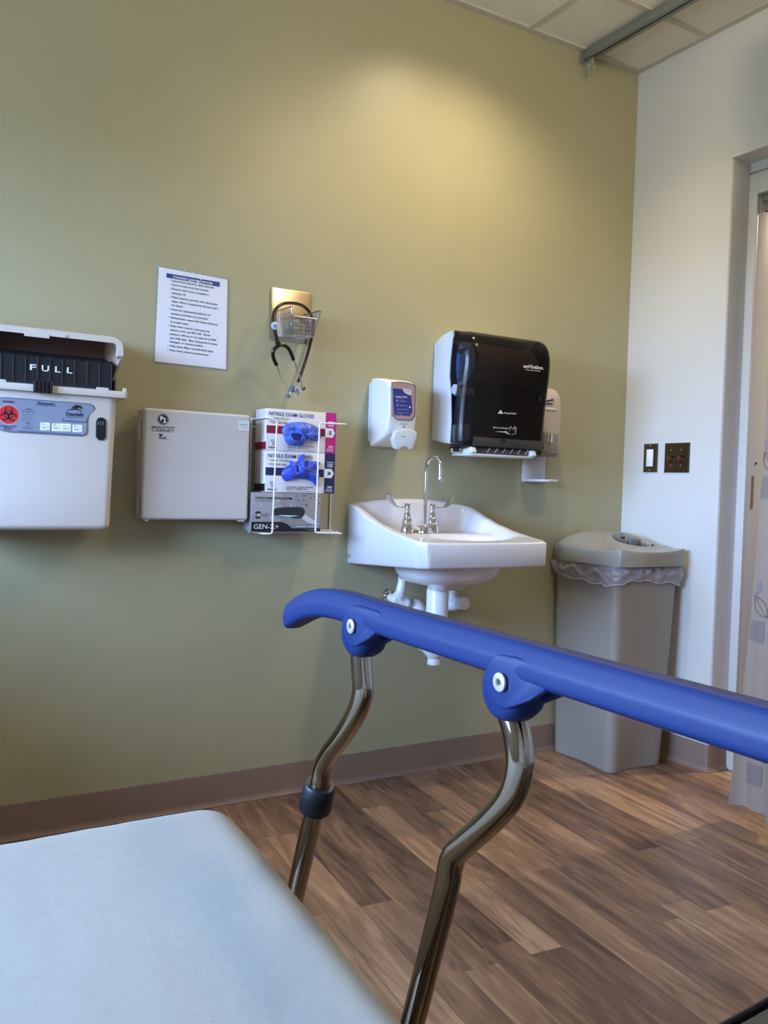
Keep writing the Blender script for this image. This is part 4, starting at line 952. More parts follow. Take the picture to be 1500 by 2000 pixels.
# ================================================================== SINK
AX0, AX1, AYF = -1.280, -.790, -.452
RP = [(0,.961),(-.03,.957),(-.0645,.945),(-.11,.928),(-.18,.9060),(-.27,.8860),(-.3639,.8715),(-.4432,.8615),(-.46,.860)]
def rim(y):
    for (a, za), (b, zb_) in zip(RP, RP[1:]):
        if b <= y <= a: 
            s_ = (y-a)/(b-a); return za+(zb_-za)*s_
    return RP[0][1] if y > 0 else RP[-1][1]
def sm(x): x = max(0, min(1, x)); return x*x*(3-2*x)
def halfw(y):  # plan: nearly straight sides, chamfered front corners
    s_ = -y/.452
    return .245*(1-.012*s_) - (.020*sm((s_-.93)/.07))
def yfront(u): return AYF - .012*(1-(2*u-1)**2)
cxs = (AX0+AX1)/2
def base(x, y):
    e_ = ((x-cxs)/.200)**2 + ((y+.290)/.135)**2
    return .868 - (.125*sm((1.08-math.sqrt(e_))/.75) if e_ < 1.17 else 0)
def sink_top(u, v):
    yf_ = yfront(u); y = v*yf_
    x = cxs + (2*u-1)*halfw(y)
    crown = .022*(1-(2*u-1)**2)*(1-sm(-y/.09))
    rz = rim(y) + crown
    ex = min(u, 1-u)*2*halfw(y); ef = (y-yf_); eb = -y
    k = sm((ex-.016)/.042)*sm((ef-.018)/.035)*sm((eb-.014)/.045)
    return Vector((x, y, rz - (rz-min(rz, base(x, y)))*k))
mb = MB(); NU, NV = 72, 64
V = grid(mb, NU, NV, sink_top)
# rim turns over into the apron; apron hangs to the underside
loop = [V[i][0] for i in range(NU+1)] + [V[NU][j] for j in range(1, NV+1)] + [V[i][NV] for i in range(NU-1, -1, -1)] + [V[0][j] for j in range(NV-1, 0, -1)]
def outv(p):
    d = Vector((0,0,0))
    if p.x <= cxs-halfw(p.y)+1e-4: d.x -= 1
    if p.x >= cxs+halfw(p.y)-1e-4: d.x += 1
    if p.y <= yfront((p.x-AX0)/(AX1-AX0))+.004: d.y -= 1
    return d
def zbot(y): return .758 + (.782-.758)*min(1, -y/.45)
prev = loop; pts0 = [v.co.copy() for v in loop]
for st_ in range(1, 6):
    cur = []
    for p in pts0:
        d = outv(p)
        if st_ <= 3:
            a = PI/2*st_/3; q = p + d*.007*math.sin(a) + Vector((0,0,-.007*(1-math.cos(a))))
        else:
            zb_ = zbot(p.y); q = p + d*.007; q.z = zb_ + (.006 if st_ == 4 else 0)
            if st_ == 5: q -= d*.006
            q.x = cxs + (q.x-cxs)*(1-.012); 
        if q.y > -.0008: q.y = -.0008
        cur.append(mb.v(q))
    for i in range(len(loop)):
        j = (i+1) % len(loop); mb.face([prev[i], prev[j], cur[j], cur[i]])
    prev = cur
mb.face(prev)
SK = thing('sink', 'white wall hung washbasin with sloping sides and raised back', 'sink', (cxs, -.001, .70))
obj('basin', mb, M['sink'], SK, smooth=55)
mb = MB(); R_ = []
for z, sxx, syy, cy_ in ((.790,.185,.150,-.235),(.768,.175,.145,-.235),(.745,.165,.135,-.235),(.722,.150,.118,-.232),(.712,.125,.095,-.23),(.706,.085,.065,-.23),(.690,.050,.045,-.23)):
    R_.append([(cxs+sxx*math.copysign(abs(math.cos(a))**.7, math.cos(a)), cy_+syy*math.copysign(abs(math.sin(a))**.7, math.sin(a)), z) for a in [2*PI*k/40 for k in range(40)]])
mb.loft(R_); obj('bowl_underside', mb, M['sink'], SK, smooth=50)
mb = MB().lathe([(.0001,0),(.026,0),(.028,.002),(.018,.003),(.0001,.001)], (cxs, -.29, .7445), seg=28); obj('drain_ring', mb, M['chrome'], SK)
mb = MB().use(M['navy']); q = W(640+136/3.261, 860+735/3.261, x=AX0-.007)
text(mb, '-American', q+Vector((-.0004,.012,.001)), q+Vector((-.0004,-.010,.001)), .0045, .02, out=(-1,0,0), shear=.2, depth=.0006); text(mb, 'Standard', q+Vector((-.0004,.009,-.006)), q+Vector((-.0004,-.010,-.006)), .0045, .02, out=(-1,0,0), shear=.2, depth=.0006)
obj('maker_mark', mb, None, SK)

# ---- faucet
fy, fz = -.100, .8695
FX0, FX1 = -1.1115, -1.0095; fxm = (FX0+FX1)/2
t = thing('faucet', 'chrome gooseneck faucet with two wrist blade handles on the sink ledge', 'faucet', (fxm, fy, fz))
mb = MB()
for xx in (FX0, FX1):
    mb.lathe([(.0001,0),(.0235,0),(.0230,.006),(.0205,.016),(.0185,.026),(.0165,.030),(.0001,.031)], (xx, fy, fz), seg=28)
R_ = []
for k in range(11):
    s_ = k/10; x = FX0+.01+(FX1-FX0-.02)*s_; b = math.sin(PI*s_)
    hh = .014 + .009*b; R_.append([(x, fy-.003-.018*b*0-.019*math.cos(a)-.010*b, fz+.002+hh*max(0, math.sin(a)) if math.sin(a) > 0 else fz) for a in [2*PI*j/16 for j in range(16)]])
mb.loft(R_)
mb.lathe([(.019,0),(.018,.010),(.0125,.022),(.0095,.028),(.0001,.029)], (fxm, fy-.030, fz), seg=24)
mb.box(fxm-.02, fxm+.02, fy-.032, fy, fz, fz+.014)
obj('base', mb, M['chrome'], t, smooth=50)
for xx, sg in ((FX0, -1), (FX1, 1)):
    mb = MB().lathe([(.0165,.0),(.0175,.006),(.0165,.014),(.0125,.022),(.0135,.028),(.0105,.036),(.0075,.044),(.0085,.050),(.0105,.052),(.0105,.068),(.0085,.071),(.0001,.071)], (xx, fy, fz+.028), seg=24)
    vb = obj('valve_post', mb, M['chrome'], t, smooth=35)
    pts = [(.008,.058),(.030,.057),(.048,.060),(.062,.070),(.074,.086),(.082,.104)]
    wd = [.004,.005,.011,.019,.022,.016]; R_ = []
    P_ = spl([Vector((xx+sg*a, fy-.004, fz+.028+b)) for a, b in pts], 5)
    n_ = len(P_)
    for i, p in enumerate(P_):
        tgt = (P_[min(i+1,n_-1)]-P_[max(i-1,0)]).normalized(); nn = Vector((-tgt.z, 0, tgt.x)); f_ = i/(n_-1)*5; k0 = int(min(4, f_)); wv = wd[k0]+(wd[k0+1]-wd[k0])*(f_-k0)
        if i == n_-1: wv *= .35
        if i == n_-2: wv *= .8
        R_.append([p + Vector((0,1,0))*wv*math.cos(a) + nn*.0022*math.sin(a) for a in [2*PI*j/14 for j in range(14)]])
    mb = MB(); mb.loft(R_); obj('blade_handle', mb, M['chrome'], vb, smooth=60)
mb = MB(); bx, by = fxm, fy-.030
sp_ = [(bx, by, fz+.02), (bx, by, fz+.10), (bx, by, fz+.205)]
top = fz+.222; rr = .036
for k in range(1, 12): a = PI*k/12; sp_.append((bx+.004*(1-math.cos(a)), by-rr+rr*math.cos(a), top+.0+rr*math.sin(a)*.95))
sp_ += [(bx+.008, by-2*rr, top-.01), (bx+.008, by-2*rr, top-.035)]
mb.tube(sp_, .0068, 16); obj('spout', mb, M['chrome'], t, smooth=60)
mb = MB().lathe([(.0001,0),(.0095,0),(.0098,.002),(.0098,.016),(.008,.018),(.0001,.018)], (bx+.008, by-2*rr, top-.052), seg=24); obj('aerator', mb, M['chrome'], t)

# ---- drain
dx, dy = -1.046, -.2
t = thing('drain_trap', 'white insulated drain pipe and trap hanging below the sink', 'drain pipe', (dx, dy, .434))
mb = MB().lathe([(.030,.0),(.037,.001),(.0385,.008),(.037,.014),(.037,.105),(.034,.11),(.0001,.11)], (dx, dy, .580), seg=32); obj('tailpiece_cover', mb, M['pipe'], t, smooth=40)
mb = MB().lathe([(.0001,-.0),(.020,0),(.0215,.004),(.019,.020),(.024,.026),(.040,.045),(.049,.068),(.051,.085),(.049,.125),(.045,.142),(.037,.15),(.0001,.15)], (dx-.008, dy, .434), seg=36); obj('trap_cover', mb, M['pipe'], t, smooth=40)
mb = MB().tube(spl([(dx-.008, dy, .53), (dx-.008, dy+.05, .50), (dx-.004, dy+.09, .53), (dx, dy+.13, .60), (dx, -.0015, .60)]), .034, 20); obj('outlet_cover', mb, M['pipe'], t, smooth=60)
mb = MB(); 
for k in range(1): mb.tube([(dx-.008+.0512*math.cos(a), dy+.0512*math.sin(a), .560+.004*math.sin(a)) for a in [2*PI*j/28 for j in range(28)]], .0008, 5, closed=True)
obj('seam_line', mb, mat('grey seam line', S(160,160,168), .5), t)
sgp = 'supply valve covers under the sink'
t = thing('supply_cover', 'white supply valve cover with round end cap, right of the drain pipe', 'pipe cover', (-.95, -.09, .61), sgp)
e1 = W(865-0+0, 0, y=-.1) if False else None
pc = Vector(W(640+865/3.261, 860+1040/3.261, y=-.14)); pa = Vector(W(640+800/3.261, 860+1045/3.261, y=-.06))
mb = MB().tube([pa+Vector((-.03,.05,-.002)), pa, pc+Vector((-.004,.012,0))], [.024,.024,.021], 24).tube([pa+Vector((-.006,.0,0)), Vector((pa.x-.010, pa.y, .70)), Vector((pa.x-.012, pa.y, .76))], [.020,.012,.012], 18); obj('cover_body', mb, M['pipe'], t, smooth=50)
ax = (pc-pa).normalized()
mb = MB().lathe([(.0001,0),(.021,0),(.023,.003),(.023,.009),(.020,.013),(.0001,.014)], pc-ax*.004, ax, 32); obj('end_cap', mb, M['pipe'], t)
mb = MB().use(M['ink'])
for a, b in ((778,1015),(772,1050),(790,1040),(798,1062),(785,1030)):
    q = Vector(W(640+a/3.261, 860+b/3.261, y=-.087)); mb.sphere(q, .0012, 8, 6)
obj('vent_hole', mb, None, t)
t = thing('supply_cover', 'white funnel shaped supply valve cover with chrome ring, left of the drain pipe', 'pipe cover', (-1.13, -.08, .62), sgp)
f = lambda a, b, d=-.08: Vector(W(640+a/3.261, 860+b/3.261, y=d))
mb = MB().tube(spl([f(478,835), f(474,900), f(465,950), f(455,985), f(440,1010)], 4), [.0145]*6+[.0155]*5+[.019]*3+[.022]*3, 20)
mb.tube([f(395,1000,-.04), f(440,1015), f(500,1035,-.085)], [.012,.020,.016], 18).sphere(f(500,1035,-.085), .017); obj('cover_body', mb, M['pipe'], t, smooth=50)
mb = MB().lathe([(.009,0),(.022,0),(.024,.003),(.020,.008),(.009,.010)], Vector((f(380,990,-.005).x, -.001, f(380,990,-.005).z)), (.2,-1,0), 28); obj('escutcheon', mb, M['chrome'], t)
mb = MB().tube([f(380,990,-.004), f(400,1000,-.045)], .008, 14); obj('supply_stub', mb, M['chrome'], t)

# ================================================================== WASTE BIN
t = thing('trash_bin', 'tall square taupe waste bin with domed lid in the corner', 'trash can', (-.21, -.18, 0))
def binring(z, inf=0):
    s_ = z/.755
    x0, x1 = -.351-.016*s_-inf, -.074+.030*s_+inf; y1, y0 = -.014+.004*s_+inf*.3, -.331-.016*s_-inf
    o = []
    c = .014*(1-sm(z/.26))   # concave waists of the foot
    for (px, py) in rrect((x0+x1)/2, (y0+y1)/2, x1-x0, y1-y0, .035-.012*s_, 5):
        o.append((px, py))
    # resample densely along sides
    R2 = []
    for i in range(len(o)):
        p, q = o[i], o[(i+1) % len(o)]; L_ = math.hypot(p[0]-q[0], p[1]-q[1]); n = max(1, int(L_/.02))
        n = 10 if L_ > .1 else 1
        for k in range(n): R2.append((p[0]+(q[0]-p[0])*k/n, p[1]+(q[1]-p[1])*k/n))
    cx_, cy_ = (x0+x1)/2, (y0+y1)/2; out_ = []
    for px, py in R2:
        dx_ = (px-cx_)/((x1-x0)/2); dy_ = (py-cy_)/((y1-y0)/2)
        if abs(dx_) > .98: px -= math.copysign(c*(math.cos(PI*dy_)*.5+.5), dx_)
        if abs(dy_) > .98: py -= math.copysign(c*(math.cos(PI*dx_)*.5+.5), dy_)
        out_.append((px, py))
    lift = 0
    return [(px, py, z) for px, py in out_]
mb = MB(); mb.loft([binring(z) for z in (.001,.02,.05,.09,.13,.17,.21,.26,.5,.755)]); obj('bin_body', mb, M['bin'], t, smooth=50)
# lid
lx0_, lx1_, ly0, ly1 = -.388, -.026, -.378, -.004
def lidring(z, d, r=.04): return [(a, b, z) for a, b in rrect((lx0_+lx1_)/2, (ly0+ly1)/2, lx1_-lx0_-2*d, ly1-ly0-2*d, r, 8)]
mb = MB()
def lid_top(u, v):
    # u,v in 0..1 -> polar-ish square map
    X_ = 2*u-1; Y_ = 2*v-1
    x = (lx0_+lx1_)/2 + X_*(lx1_-lx0_)/2; y = (ly0+ly1)/2 + Y_*(ly1-ly0)/2
    Yd = 2*v**2.2-1
    e_ = max(0, 1-abs(X_)**2.3)*max(0, 1-abs(Yd)**2.3)
    z = .812 + .066*e_**.75 + .012*(X_*X_*Y_*Y_)**.9
    eo = math.sqrt(((x+.172)/.100)**2 + ((y+.238)/.066)**2)
    z -= .045*sm((1.0-eo)/.10)
    z += .004*math.exp(-((eo-1.08)/.10)**2)
    return Vector((x, y, z))
N_ = 90
# clip the corners by rounding the map
def lt(u, v):
    p = lid_top(u, v); X_ = 2*u-1; Y_ = 2*v-1
    k = 1-.085*(X_*X_*Y_*Y_)**1.6
    cx_, cy_ = (lx0_+lx1_)/2, (ly0+ly1)/2
    return Vector((cx_+(p.x-cx_)*k, cy_+(p.y-cy_)*k, p.z))
mb.use(M['binlid']); V = grid(mb, N_, N_, lt); mb.use(M['dark']); mb.use(M['binlid'])
for f_ in mb.b.faces:
    c_f = f_.calc_center_median()
    if ((c_f.x+.172)/.096)**2 + ((c_f.y+.238)/.062)**2 < 1: f_.material_index = 1  # faces inside the mouth coloured dark for the shade in it
loop = [V[i][0] for i in range(N_+1)] + [V[N_][j] for j in range(1, N_+1)] + [V[i][N_] for i in range(N_-1, -1, -1)] + [V[0][j] for j in range(N_-1, 0, -1)]
prev = loop; P0 = [v.co.copy() for v in loop]; cxy = Vector(((lx0_+lx1_)/2, (ly0+ly1)/2, 0))
for (g, z) in ((1.006, None), (1.010, .806), (1.014, .765), (1.014, .760), (.97, .760)):
    cur = []
    for p in P0:
        q = cxy + (Vector((p.x, p.y, 0))-cxy)*g; q.y = min(q.y, -.002); q.x = min(q.x, -.018); q.z = p.z-.003 if z is None else z; cur.append(mb.v(q))
    for i in range(len(loop)): j = (i+1) % len(loop); mb.face([prev[i], prev[j], cur[j], cur[i]])
    prev = cur
lid_o = obj('bin_lid', mb, None, t, smooth=50)
for xa, xb in ((-.215,-.185), (-.160,-.120)):
    mb = MB().box(xa, xb, -.205, -.192, .815, .850).bevel(.003, 2); obj('mouth_bracket', mb, mat('grey inner bracket', S(120,124,140), .5), lid_o)
# plastic liner folded over the rim
mb = MB(); R_ = []
rg0 = binring(.755, .002); rg = []
for i in range(len(rg0)):
    p_, q_ = rg0[i], rg0[(i+1) % len(rg0)]; nn_ = 3 if math.hypot(p_[0]-q_[0], p_[1]-q_[1]) > .01 else 1
    for k in range(nn_): rg.append(tuple(a+(b-a)*k/nn_ for a, b in zip(p_, q_)))
for k in range(15):
    s_ = k/14; ring = []
    for i, (px, py, _) in enumerate(rg):
        ang = math.atan2(py+.18, px+.2)
        hem = .700 + .018*noise.noise(Vector((px*14, py*14, 1))) + .012*math.sin(ang*3+1) - (.008 if px < -.33 and py < -.28 else 0)
        z = .770 + (hem-.770)*s_
        bul = .005+.007*math.sin(PI*s_)*(1+noise.noise(Vector((px*40, py*40, z*25)))) + .006*noise.noise(Vector((px*45+5, py*45, z*50))) + .004*noise.noise(Vector((px*110+5, py*110, z*90)))
        cx_, cy_ = -.2, -.18; dx_, dy_ = px-cx_, py-cy_; l = math.hypot(dx_, dy_)
        qx, qy = px+dx_/l*bul*1.3, min(py+dy_/l*bul*1.3, -.003)
        ring.append((min(qx, -.016), qy, z))
    R_.append(ring)
mb.loft(R_, True, False); 
ln = obj('bin_liner', mb, M['liner'], t, smooth=180)
mb = MB(); mb.tube([Vector(p)+Vector((0,0,.0)) for p in R_[-1]], .0028, 6, closed=True); obj('liner_hem', mb, mat('bunched liner plastic', S(205,198,205), .3, alpha=.8), ln, smooth=180)

# ================================================================== SWITCH PLATES (on the right wall)
def swplate(name, label, y0, y1, z0, z1):
    t = thing(name, label, 'light switch' if name == 'light_switch' else 'switch plate', (-.001, (y0+y1)/2, z0))
    mb = MB(); a = Vector((-.0008, y0, z0)); d_ = .0045; e = .004
    mb.loft([[(-.0006, y0, z0), (-.0006, y1, z0), (-.0006, y1, z1), (-.0006, y0, z1)], [(-.0025, y0, z0), (-.0025, y1, z0), (-.0025, y1, z1), (-.0025, y0, z1)],
             [(-.0060, y0+e, z0+e), (-.0060, y1-e, z0+e), (-.0060, y1-e, z1-e), (-.0060, y0+e, z1-e)]])
    pl = obj('plate', mb, M['switchplate'], t, smooth=10)
    return t, pl
t, pl = swplate('light_switch', 'narrow metal wall plate with one white rocker switch beside the green wall corner', -.1812, -.1095, 1.112, 1.2255)
yc, zc = -.1453, 1.1688
mb = MB().box(-.0085, -.0055, yc-.0168, yc+.0168, zc-.034, zc+.034).bevel(.001, 2); rk = obj('rocker_frame', mb, M['rocker'], t)
mb = MB().prism([(-.0085, yc-.011, zc-.027), (-.0085, yc-.011, zc+.027), (-.0115, yc-.011, zc+.016), (-.0095, yc-.011, zc-.02)], (0, .022, 0)).bevel(.0008, 2); obj('rocker', mb, M['rocker'], rk)
mb = MB().box(-.0108, -.0098, yc-.004, yc+.004, zc-.0125, zc-.0115); obj('rocker_mark', mb, M['greyink'], rk)
def screwh(y, z, par):
    mb = MB().lathe([(.0001,0),(.0042,0),(.0036,.0016),(.0001,.0022)], (-.0058, y, z), (-1,0,0), 16); obj('screw', mb, M['screw'], par)
screwh(yc, 1.2185-.001, t); screwh(yc, 1.1205, t)
t, pl = swplate('switch_plate', 'square metal wall plate with two dark red switches right of the white rocker', -.3365, -.2165, 1.111, 1.2255)
for yy in (-.2500, -.2985):
    mb = MB(); c = Vector((-.006, yy, 1.163))
    mb.lathe([(.0001,0),(.0095,0),(.0088,.006),(.0055,.013),(.0045,.016),(.0001,.017)], c+Vector((0,0,-.004)), (-1,0,.15), 20)
    mb.tube([c+Vector((-.010,0,-.002)), c+Vector((-.013,0,.006)), c+Vector((-.014,0,.013))], [.0055,.0048,.0040], 12)
    mb.tube([c+Vector((-.008,0,-.006)), c+Vector((-.011,.009,-.009))], [.005,.004], 12)
    obj('toggle', mb, M['redknob'], t, smooth=60)
    screwh(yy, 1.1978, t); screwh(yy, 1.1385, t)

# ================================================================== STRETCHER: SIDE RAIL
XR = -2.18
ST = thing('stretcher', 'hospital stretcher with blue topped side rail on bent metal posts', 'stretcher', (-2.64, -2.3, 0))
mb = MB()
cl_ = [(-1.5085,.8440,.0165,.0125),(-1.530,.8535,.0172,.0140),(-1.5600,.8650,.0175,.0150),(-1.60,.8745,.0175,.0155),(-1.65,.8795,.0172,.0160),(-1.70,.8800,.0170,.0165),(-1.76,.8785,.0170,.0170),(-1.85,.8778,.0170,.0170),(-2.0,.8772,.0168,.0170),(-2.2,.8770,.0168,.0170),(-2.6,.8765,.0168,.0170),(-2.72,.8765,.0160,.0165)]
P_ = spl([Vector((XR, a, b)) for a, b, _, _ in cl_], 4); n_ = len(P_); R_ = []
for i, p in enumerate(P_):
    f_ = i/4; k0 = int(min(len(cl_)-2, f_)); s_ = f_-k0; hz = cl_[k0][2]*(1-s_)+cl_[k0+1][2]*s_; hx = cl_[k0][3]*(1-s_)+cl_[k0+1][3]*s_
    tg = (P_[min(i+1,n_-1)]-P_[max(i-1,0)]).normalized(); nn = tg.cross(Vector((1,0,0))).normalized()
    if nn.z < 0: nn = -nn
    # rounded section with a soft ridge on each flank
    sec = [(-.80,-1.02),(-1.04,-.82),(-1.10,-.70),(-1.10,-.02),(-1.05,.12),(-.66,.86),(-.52,.98),(-.2,1.03),(.2,1.03),(.52,.98),(.66,.86),(1.05,.12),(1.10,-.02),(1.10,-.70),(1.04,-.82),(.80,-1.02)]
    sec = chaikin(sec, 1)
    R_.append([p + Vector((1,0,0))*hx*a + nn*hz*b for a, b in sec])
# rounded nose
p0 = P_[0]; tg = (P_[0]-P_[1]).normalized()
def shrink(R, f, d): c = sum((Vector(v) for v in R), Vector())/len(R); return [c + (Vector(v)-c)*f + tg*d for v in R]
R_ = [shrink(R_[0], .35, .0065), shrink(R_[0], .75, .0048), shrink(R_[0], .93, .0022)] + R_
mb.loft(R_); rail = obj('side_rail_grip', mb, M['blue'], ST, smooth=60)
post1 = [(-1.6990,.862),(-1.7008,.8406),(-1.7065,.8116),(-1.7099,.7857),(-1.6979,.7603),(-1.6674,.7256),(-1.6316,.6917),(-1.6146,.6684),(-1.6085,.645),(-1.6012,.6200),(-1.5750,.558),(-1.5499,.4911),(-1.500,.36)]
post2 = [(-1.9730,.848),(-1.9766,.8294),(-1.9870,.8112),(-1.9925,.7913),(-1.9913,.7734),(-1.9820,.7516),(-1.9561,.7222),(-1.9215,.6893),(-1.9032,.6709),(-1.8945,.6542),(-1.8888,.6279),(-1.8681,.5625),(-1.8399,.4757),(-1.800,.36)]
for (pp, hy, hz_, col_i) in ((post1, -1.7170, .8640, True), (post2, -1.9885, .8577, False)):
    mb = MB(); mb.tube(spl([Vector((XR, a, b)) for a, b in pp], 6), .0128, 24); ps_ = obj('rail_post', mb, M['nickel'], ST, smooth=60)
    # tube head drum (rotates under the clevis)
    mb = MB(); prof = [(.0001,-.0195),(.020,-.0195),(.0255,-.0155),(.0285,-.008),(.0285,.008),(.0255,.0155),(.020,.0195),(.0001,.0195)]
    mb.lathe([(r_, h_) for r_, h_ in prof], (XR, hy+.0075, hz_-.0095), (1,0,0), 36); hd = obj('hinge_drum', mb, M['blue'], ST, smooth=50)
    # clevis cheek plates growing out of the rail
    mb = MB()
    for sx_ in (-1, 1):
        xq = XR+sx_*.0160
        pts = [(xq, hy+.0238*math.cos(a_), hz_+.0238*math.sin(a_)) for a_ in [math.radians(78)-math.radians(200)*k/18 for k in range(19)]]
        pts += [(xq, hy-.036, hz_-.0085), (xq, hy-.052, hz_+.0020), (xq, hy-.060, hz_+.0130), (xq, hy-.050, hz_+.0235), (xq, hy-.016, hz_+.0250)]
        mb.prism([Vector(p) - Vector((.0048,0,0)) for p in pts], (.0096, 0, 0))
    for v in mb.b.verts:     # the cheeks run in under the grip
        if v.co.y < hy-.045: v.co.x = XR + (v.co.x-XR)*.80
        elif v.co.z > hz_+.0225: v.co.x = XR + (v.co.x-XR)*.84
    mb.bevel(.0026, 3, 40)
    ck = obj('hinge_cheek', mb, M['blue'], ST, smooth=60)
    mb = MB().lathe([(.0001,.0),(.0075,0),(.0085,.001),(.0082,.0028),(.0066,.0036),(.0034,.0034),(.0028,.0012),(.0001,.0010)], (XR-.0205, hy, hz_), (-1,0,0), 28); pv = obj('pivot_pin', mb, M['pivot'], ck)
    mb = MB().lathe([(.0001,0),(.0024,0),(.0024,.0004),(.0001,.0004)], (XR-.0218, hy, hz_), (-1,0,0), 16); obj('pin_hole', mb, M['dark'], pv)
mb = MB(); a_, b_ = Vector((XR, -1.6075, .645)), Vector((XR, -1.594, .608)); mb.tube([a_, a_.lerp(b_,.08), a_.lerp(b_,.92), b_], [.0185,.0205,.0215,.0195], 28); obj('post_collar', mb, M['collar'], ST, smooth=50)
# deck frame, column and wheels of the stretcher, hidden below the mattress from here
mb = MB().box(-2.20, -2.165, -3.4, -1.46, .33, .375).bevel(.004, 2); obj('rail_mount', mb, M['frame_metal'], ST)
mb = MB().box(-2.95, -2.34, -2.86, -1.55, .40, .445).bevel(.006, 2); obj('deck', mb, M['frame_metal'], ST)
mb = MB().prism([(-2.95, -2.87, .445), (-2.95, -2.87, .420), (-2.95, -3.235, .965), (-2.95, -3.215, .98)], (.61, 0, 0)); obj('backrest_frame', mb, M['frame_metal'], ST)  # unseen, raised to keep window light off the near sheet
mb = MB().box(-2.34, -2.16, -1.72, -1.68, .345, .40).box(-2.34, -2.16, -3.2, -3.16, .345, .40); obj('outrigger', mb, M['frame_metal'], ST)
mb = MB().box(-2.85, -2.45, -3.2, -1.8, .14, .24).bevel(.01, 2).cyl((-2.65,-2.1,.24), (-2.65,-2.1,.42), .05).cyl((-2.65,-2.9,.24), (-2.65,-2.9,.42), .05); obj('base_frame', mb, M['frame_metal'], ST)
for xx in (-2.82, -2.48):
    for yy in (-1.85, -3.15):
        mb = MB().lathe([(.0001,-.018),(.060,-.018),(.070,-.010),(.070,.010),(.060,.018),(.0001,.018)], (xx, yy, .0705), (1,0,0), 28); obj('caster', mb, M['black'], ST)
# mattress under its sheet
MX0, MX1, MY0, MY1, MZ0, MZ1 = -2.985, -2.254, -3.52, -1.490, .452, .600
def sheetring(z, d): return [(a, b, z) for a, b in rrect((MX0+MX1)/2, (MY0+MY1)/2, MX1-MX0-2*d, MY1-MY0-2*d, .045, 8)]
mb = MB(); NX, NY = 60, 130; rad = .050
def sheet_top(u, v):
    x = MX0+(MX1-MX0)*u; y = MY0+(MY1-MY0)*v
    ex = min(x-MX0, MX1-x); ey = min(y-MY0, MY1-y)
    d = 0
    ax_, ay_ = max(0, rad-ex), max(0, rad*.55-ey)/.55
    rr_ = min(rad, math.hypot(ax_, ay_)); d = rad-math.sqrt(max(0, rad*rad-rr_*rr_))
    z = MZ1 - d*.9
    z += .0022*noise.noise(Vector((x*7, y*5, 0))) + .0007*noise.noise(Vector((x*30, y*18, 3)))
    # taper of the pulled sheet: slightly narrower towards the head end
    xn = x - (.030*sm((-y-1.5)/.6))*max(0, (x+2.62)/.35)
    rc = .028; 
    if ex < rc and ey < rc:
        qx, qy = rc-ex, rc-ey; l = math.hypot(qx, qy)
        m_ = max(qx, qy); 
        if l > 1e-6:
            k_ = m_/l; sx_ = 1 if x > (MX0+MX1)/2 else -1; sy_ = 1 if y > (MY0+MY1)/2 else -1
            xn += -sx_*(qx-qx*k_); y += -sy_*(qy-qy*k_)
    return Vector((xn, y, z))
V = grid(mb, NX, NY, lambda u, v: sheet_top(.5-.5*math.cos(PI*u) if False else u, v))
loop = [V[i][0] for i in range(NX+1)] + [V[NX][j] for j in range(1, NY+1)] + [V[i][NY] for i in range(NX-1, -1, -1)] + [V[0][j] for j in range(NY-1, 0, -1)]
prev = loop; P0 = [v.co.copy() for v in loop]
for (z, ins) in ((.53, 0), (.50, 0.0), (.47, .004), (.455, .012)):
    cur = []
    for p in P0:
        cxm, cym = (MX0+MX1)/2, (MY0+MY1)/2
        cur.append(mb.v((p.x-math.copysign(ins, p.x-cxm), p.y-math.copysign(ins, p.y-cym), z+.002*math.sin(p.y*30+p.x*24))))
    for i in range(len(loop)): j = (i+1) % len(loop); mb.face([prev[i], prev[j], cur[j], cur[i]])
    prev = cur
TH = math.radians(56); YH = -2.85
for v in mb.b.verts:      # unseen head section, cranked up to shade the sheet from the window
    if v.co.y < YH:
        s_ = YH-v.co.y; h_ = v.co.z-.452
        v.co.y = YH - s_*math.cos(TH) + h_*math.sin(TH)*min(1, s_/.10); v.co.z = .452 + s_*math.sin(TH) + h_*(math.cos(TH) if s_ > .1 else 1-(1-math.cos(TH))*s_/.1)
o = obj('fitted_sheet', mb, M['sheet'], None, smooth=180)
tag(o, 'plain white fitted sheet stretched over the stretcher mattress', 'sheet')

# ================================================================== VISITOR CHAIR (only its seat corner and arm tip are in view)
t = thing('visitor_chair', 'dark vinyl chair cut off by the lower right edge of the photo', 'chair', (-1.62, -2.1, 0))
def cushion(x0, x1, y0, y1, z0, z1, b): mb = MB().box(x0, x1, y0, y1, z0, z1).bevel(b, 4); return mb
a_, b_ = W(1412, 2000, z=.46), W(1500, 1951, z=.46)
dirv = (b_-a_).normalized(); nrm = Vector((dirv.y, -dirv.x, 0))
if nrm.dot(CAM-a_) < 0: nrm = -nrm
far0 = a_ - dirv*.12; far1 = b_ + dirv*.30
def slab(z0, z1, inset_, m, name, bev):
    p = [far0+nrm*inset_+dirv*inset_, far1+nrm*inset_-dirv*inset_, far1+nrm*.46-dirv*inset_, far0+nrm*.46+dirv*inset_]
    mb = MB().prism([(q.x, q.y, z0) for q in p], (0,0,z1-z0)).bevel(bev, 4); return obj(name, mb, m, t, smooth=60)
slab(.405, .452, .004, M['upholst'], 'seat', .012)
q = [far0, far1, far1+nrm*.46, far0+nrm*.46]
mb = MB().tube([(p.x, p.y, .456) for p in q], .006, 10, closed=True); obj('seat_piping', mb, M['piping'], t)
slab(.454, .470, .016, M['upholst2'], 'seat_pad', .006)
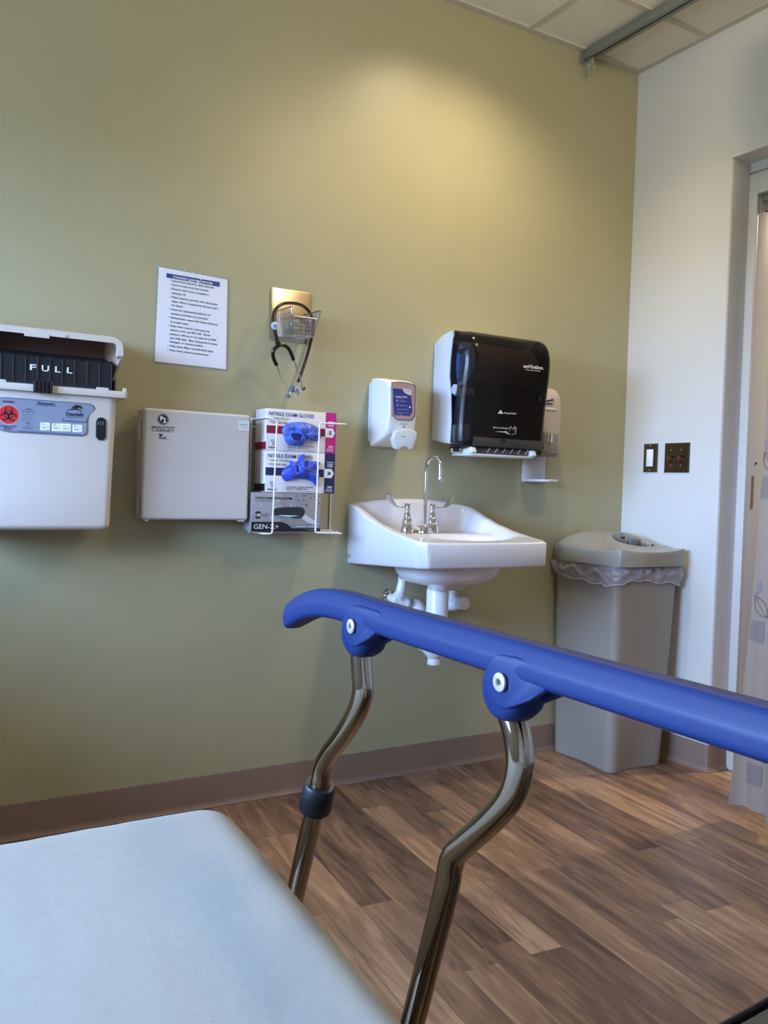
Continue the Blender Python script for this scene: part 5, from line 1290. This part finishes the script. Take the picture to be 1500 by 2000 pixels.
mb = MB()
tip = Vector(W(1499, 1588, z=.64)); 
ax_d = (far1-far0).normalized(); e_ = tip + nrm*.30
mb.tube([tip+nrm*.0+ax_d*.014, tip+nrm*.012+ax_d*.014, e_+ax_d*.014], [.010,.020,.022], 20); arm = obj('armrest', mb, M['armblue'], t, smooth=60)
for p, nm in ((far0+nrm*.04+dirv*.04, 0), (far1+nrm*.04-dirv*.04, 0), (far1+nrm*.42-dirv*.04, 0), (far0+nrm*.42+dirv*.04, 0)):
    mb = MB().cyl((p.x, p.y, .0005), (p.x, p.y, .405), .012, 14); obj('leg', mb, M['black'], t)
s1 = tip+nrm*.10+ax_d*.014; s2 = tip+nrm*.25+ax_d*.014
for s_ in (s1, s2): mb = MB().cyl((s_.x, s_.y, .44), (s_.x, s_.y, .635), .010, 12); obj('arm_post', mb, M['black'], t)

# ================================================================== ADDED CART left of the bed foot, unseen, shading the low green wall
t = thing('shade_cart', 'grey cart with four drawers, added unseen to shade the low green wall', 'cart', (-3.4, -.72, 0))
cx0, cx1, cy0, cy1 = -3.62, -3.14, -1.20, -.22
mb = MB().box(cx0, cx1, cy0, cy1, .09, .97).bevel(.006, 2); obj('cart_body', mb, M['frame_metal'], t)
mb = MB().box(cx0-.01, cx1+.01, cy0-.01, cy1+.01, .97, .99).bevel(.006, 2); obj('cart_top', mb, M['jamb'], t)
for k in range(4):
    z_ = .11+.212*k
    mb = MB().box(cx1, cx1+.016, cy0+.02, cy1-.02, z_, z_+.20).bevel(.003, 2); dw = obj('drawer', mb, M['jamb'], t)
    mb = MB().box(cx1+.016, cx1+.032, cy0+.30, cy1-.30, z_+.14, z_+.155).bevel(.003, 2); obj('drawer_handle', mb, M['chrome'], dw)
for xx in (cx0+.06, cx1-.06):
    for yy in (cy0+.08, cy1-.08):
        mb = MB().lathe([(.0001,-.014),(.038,-.014),(.044,-.008),(.044,.008),(.038,.014),(.0001,.014)], (xx, yy, .0445), (1,0,0), 20); obj('caster', mb, M['black'], t)
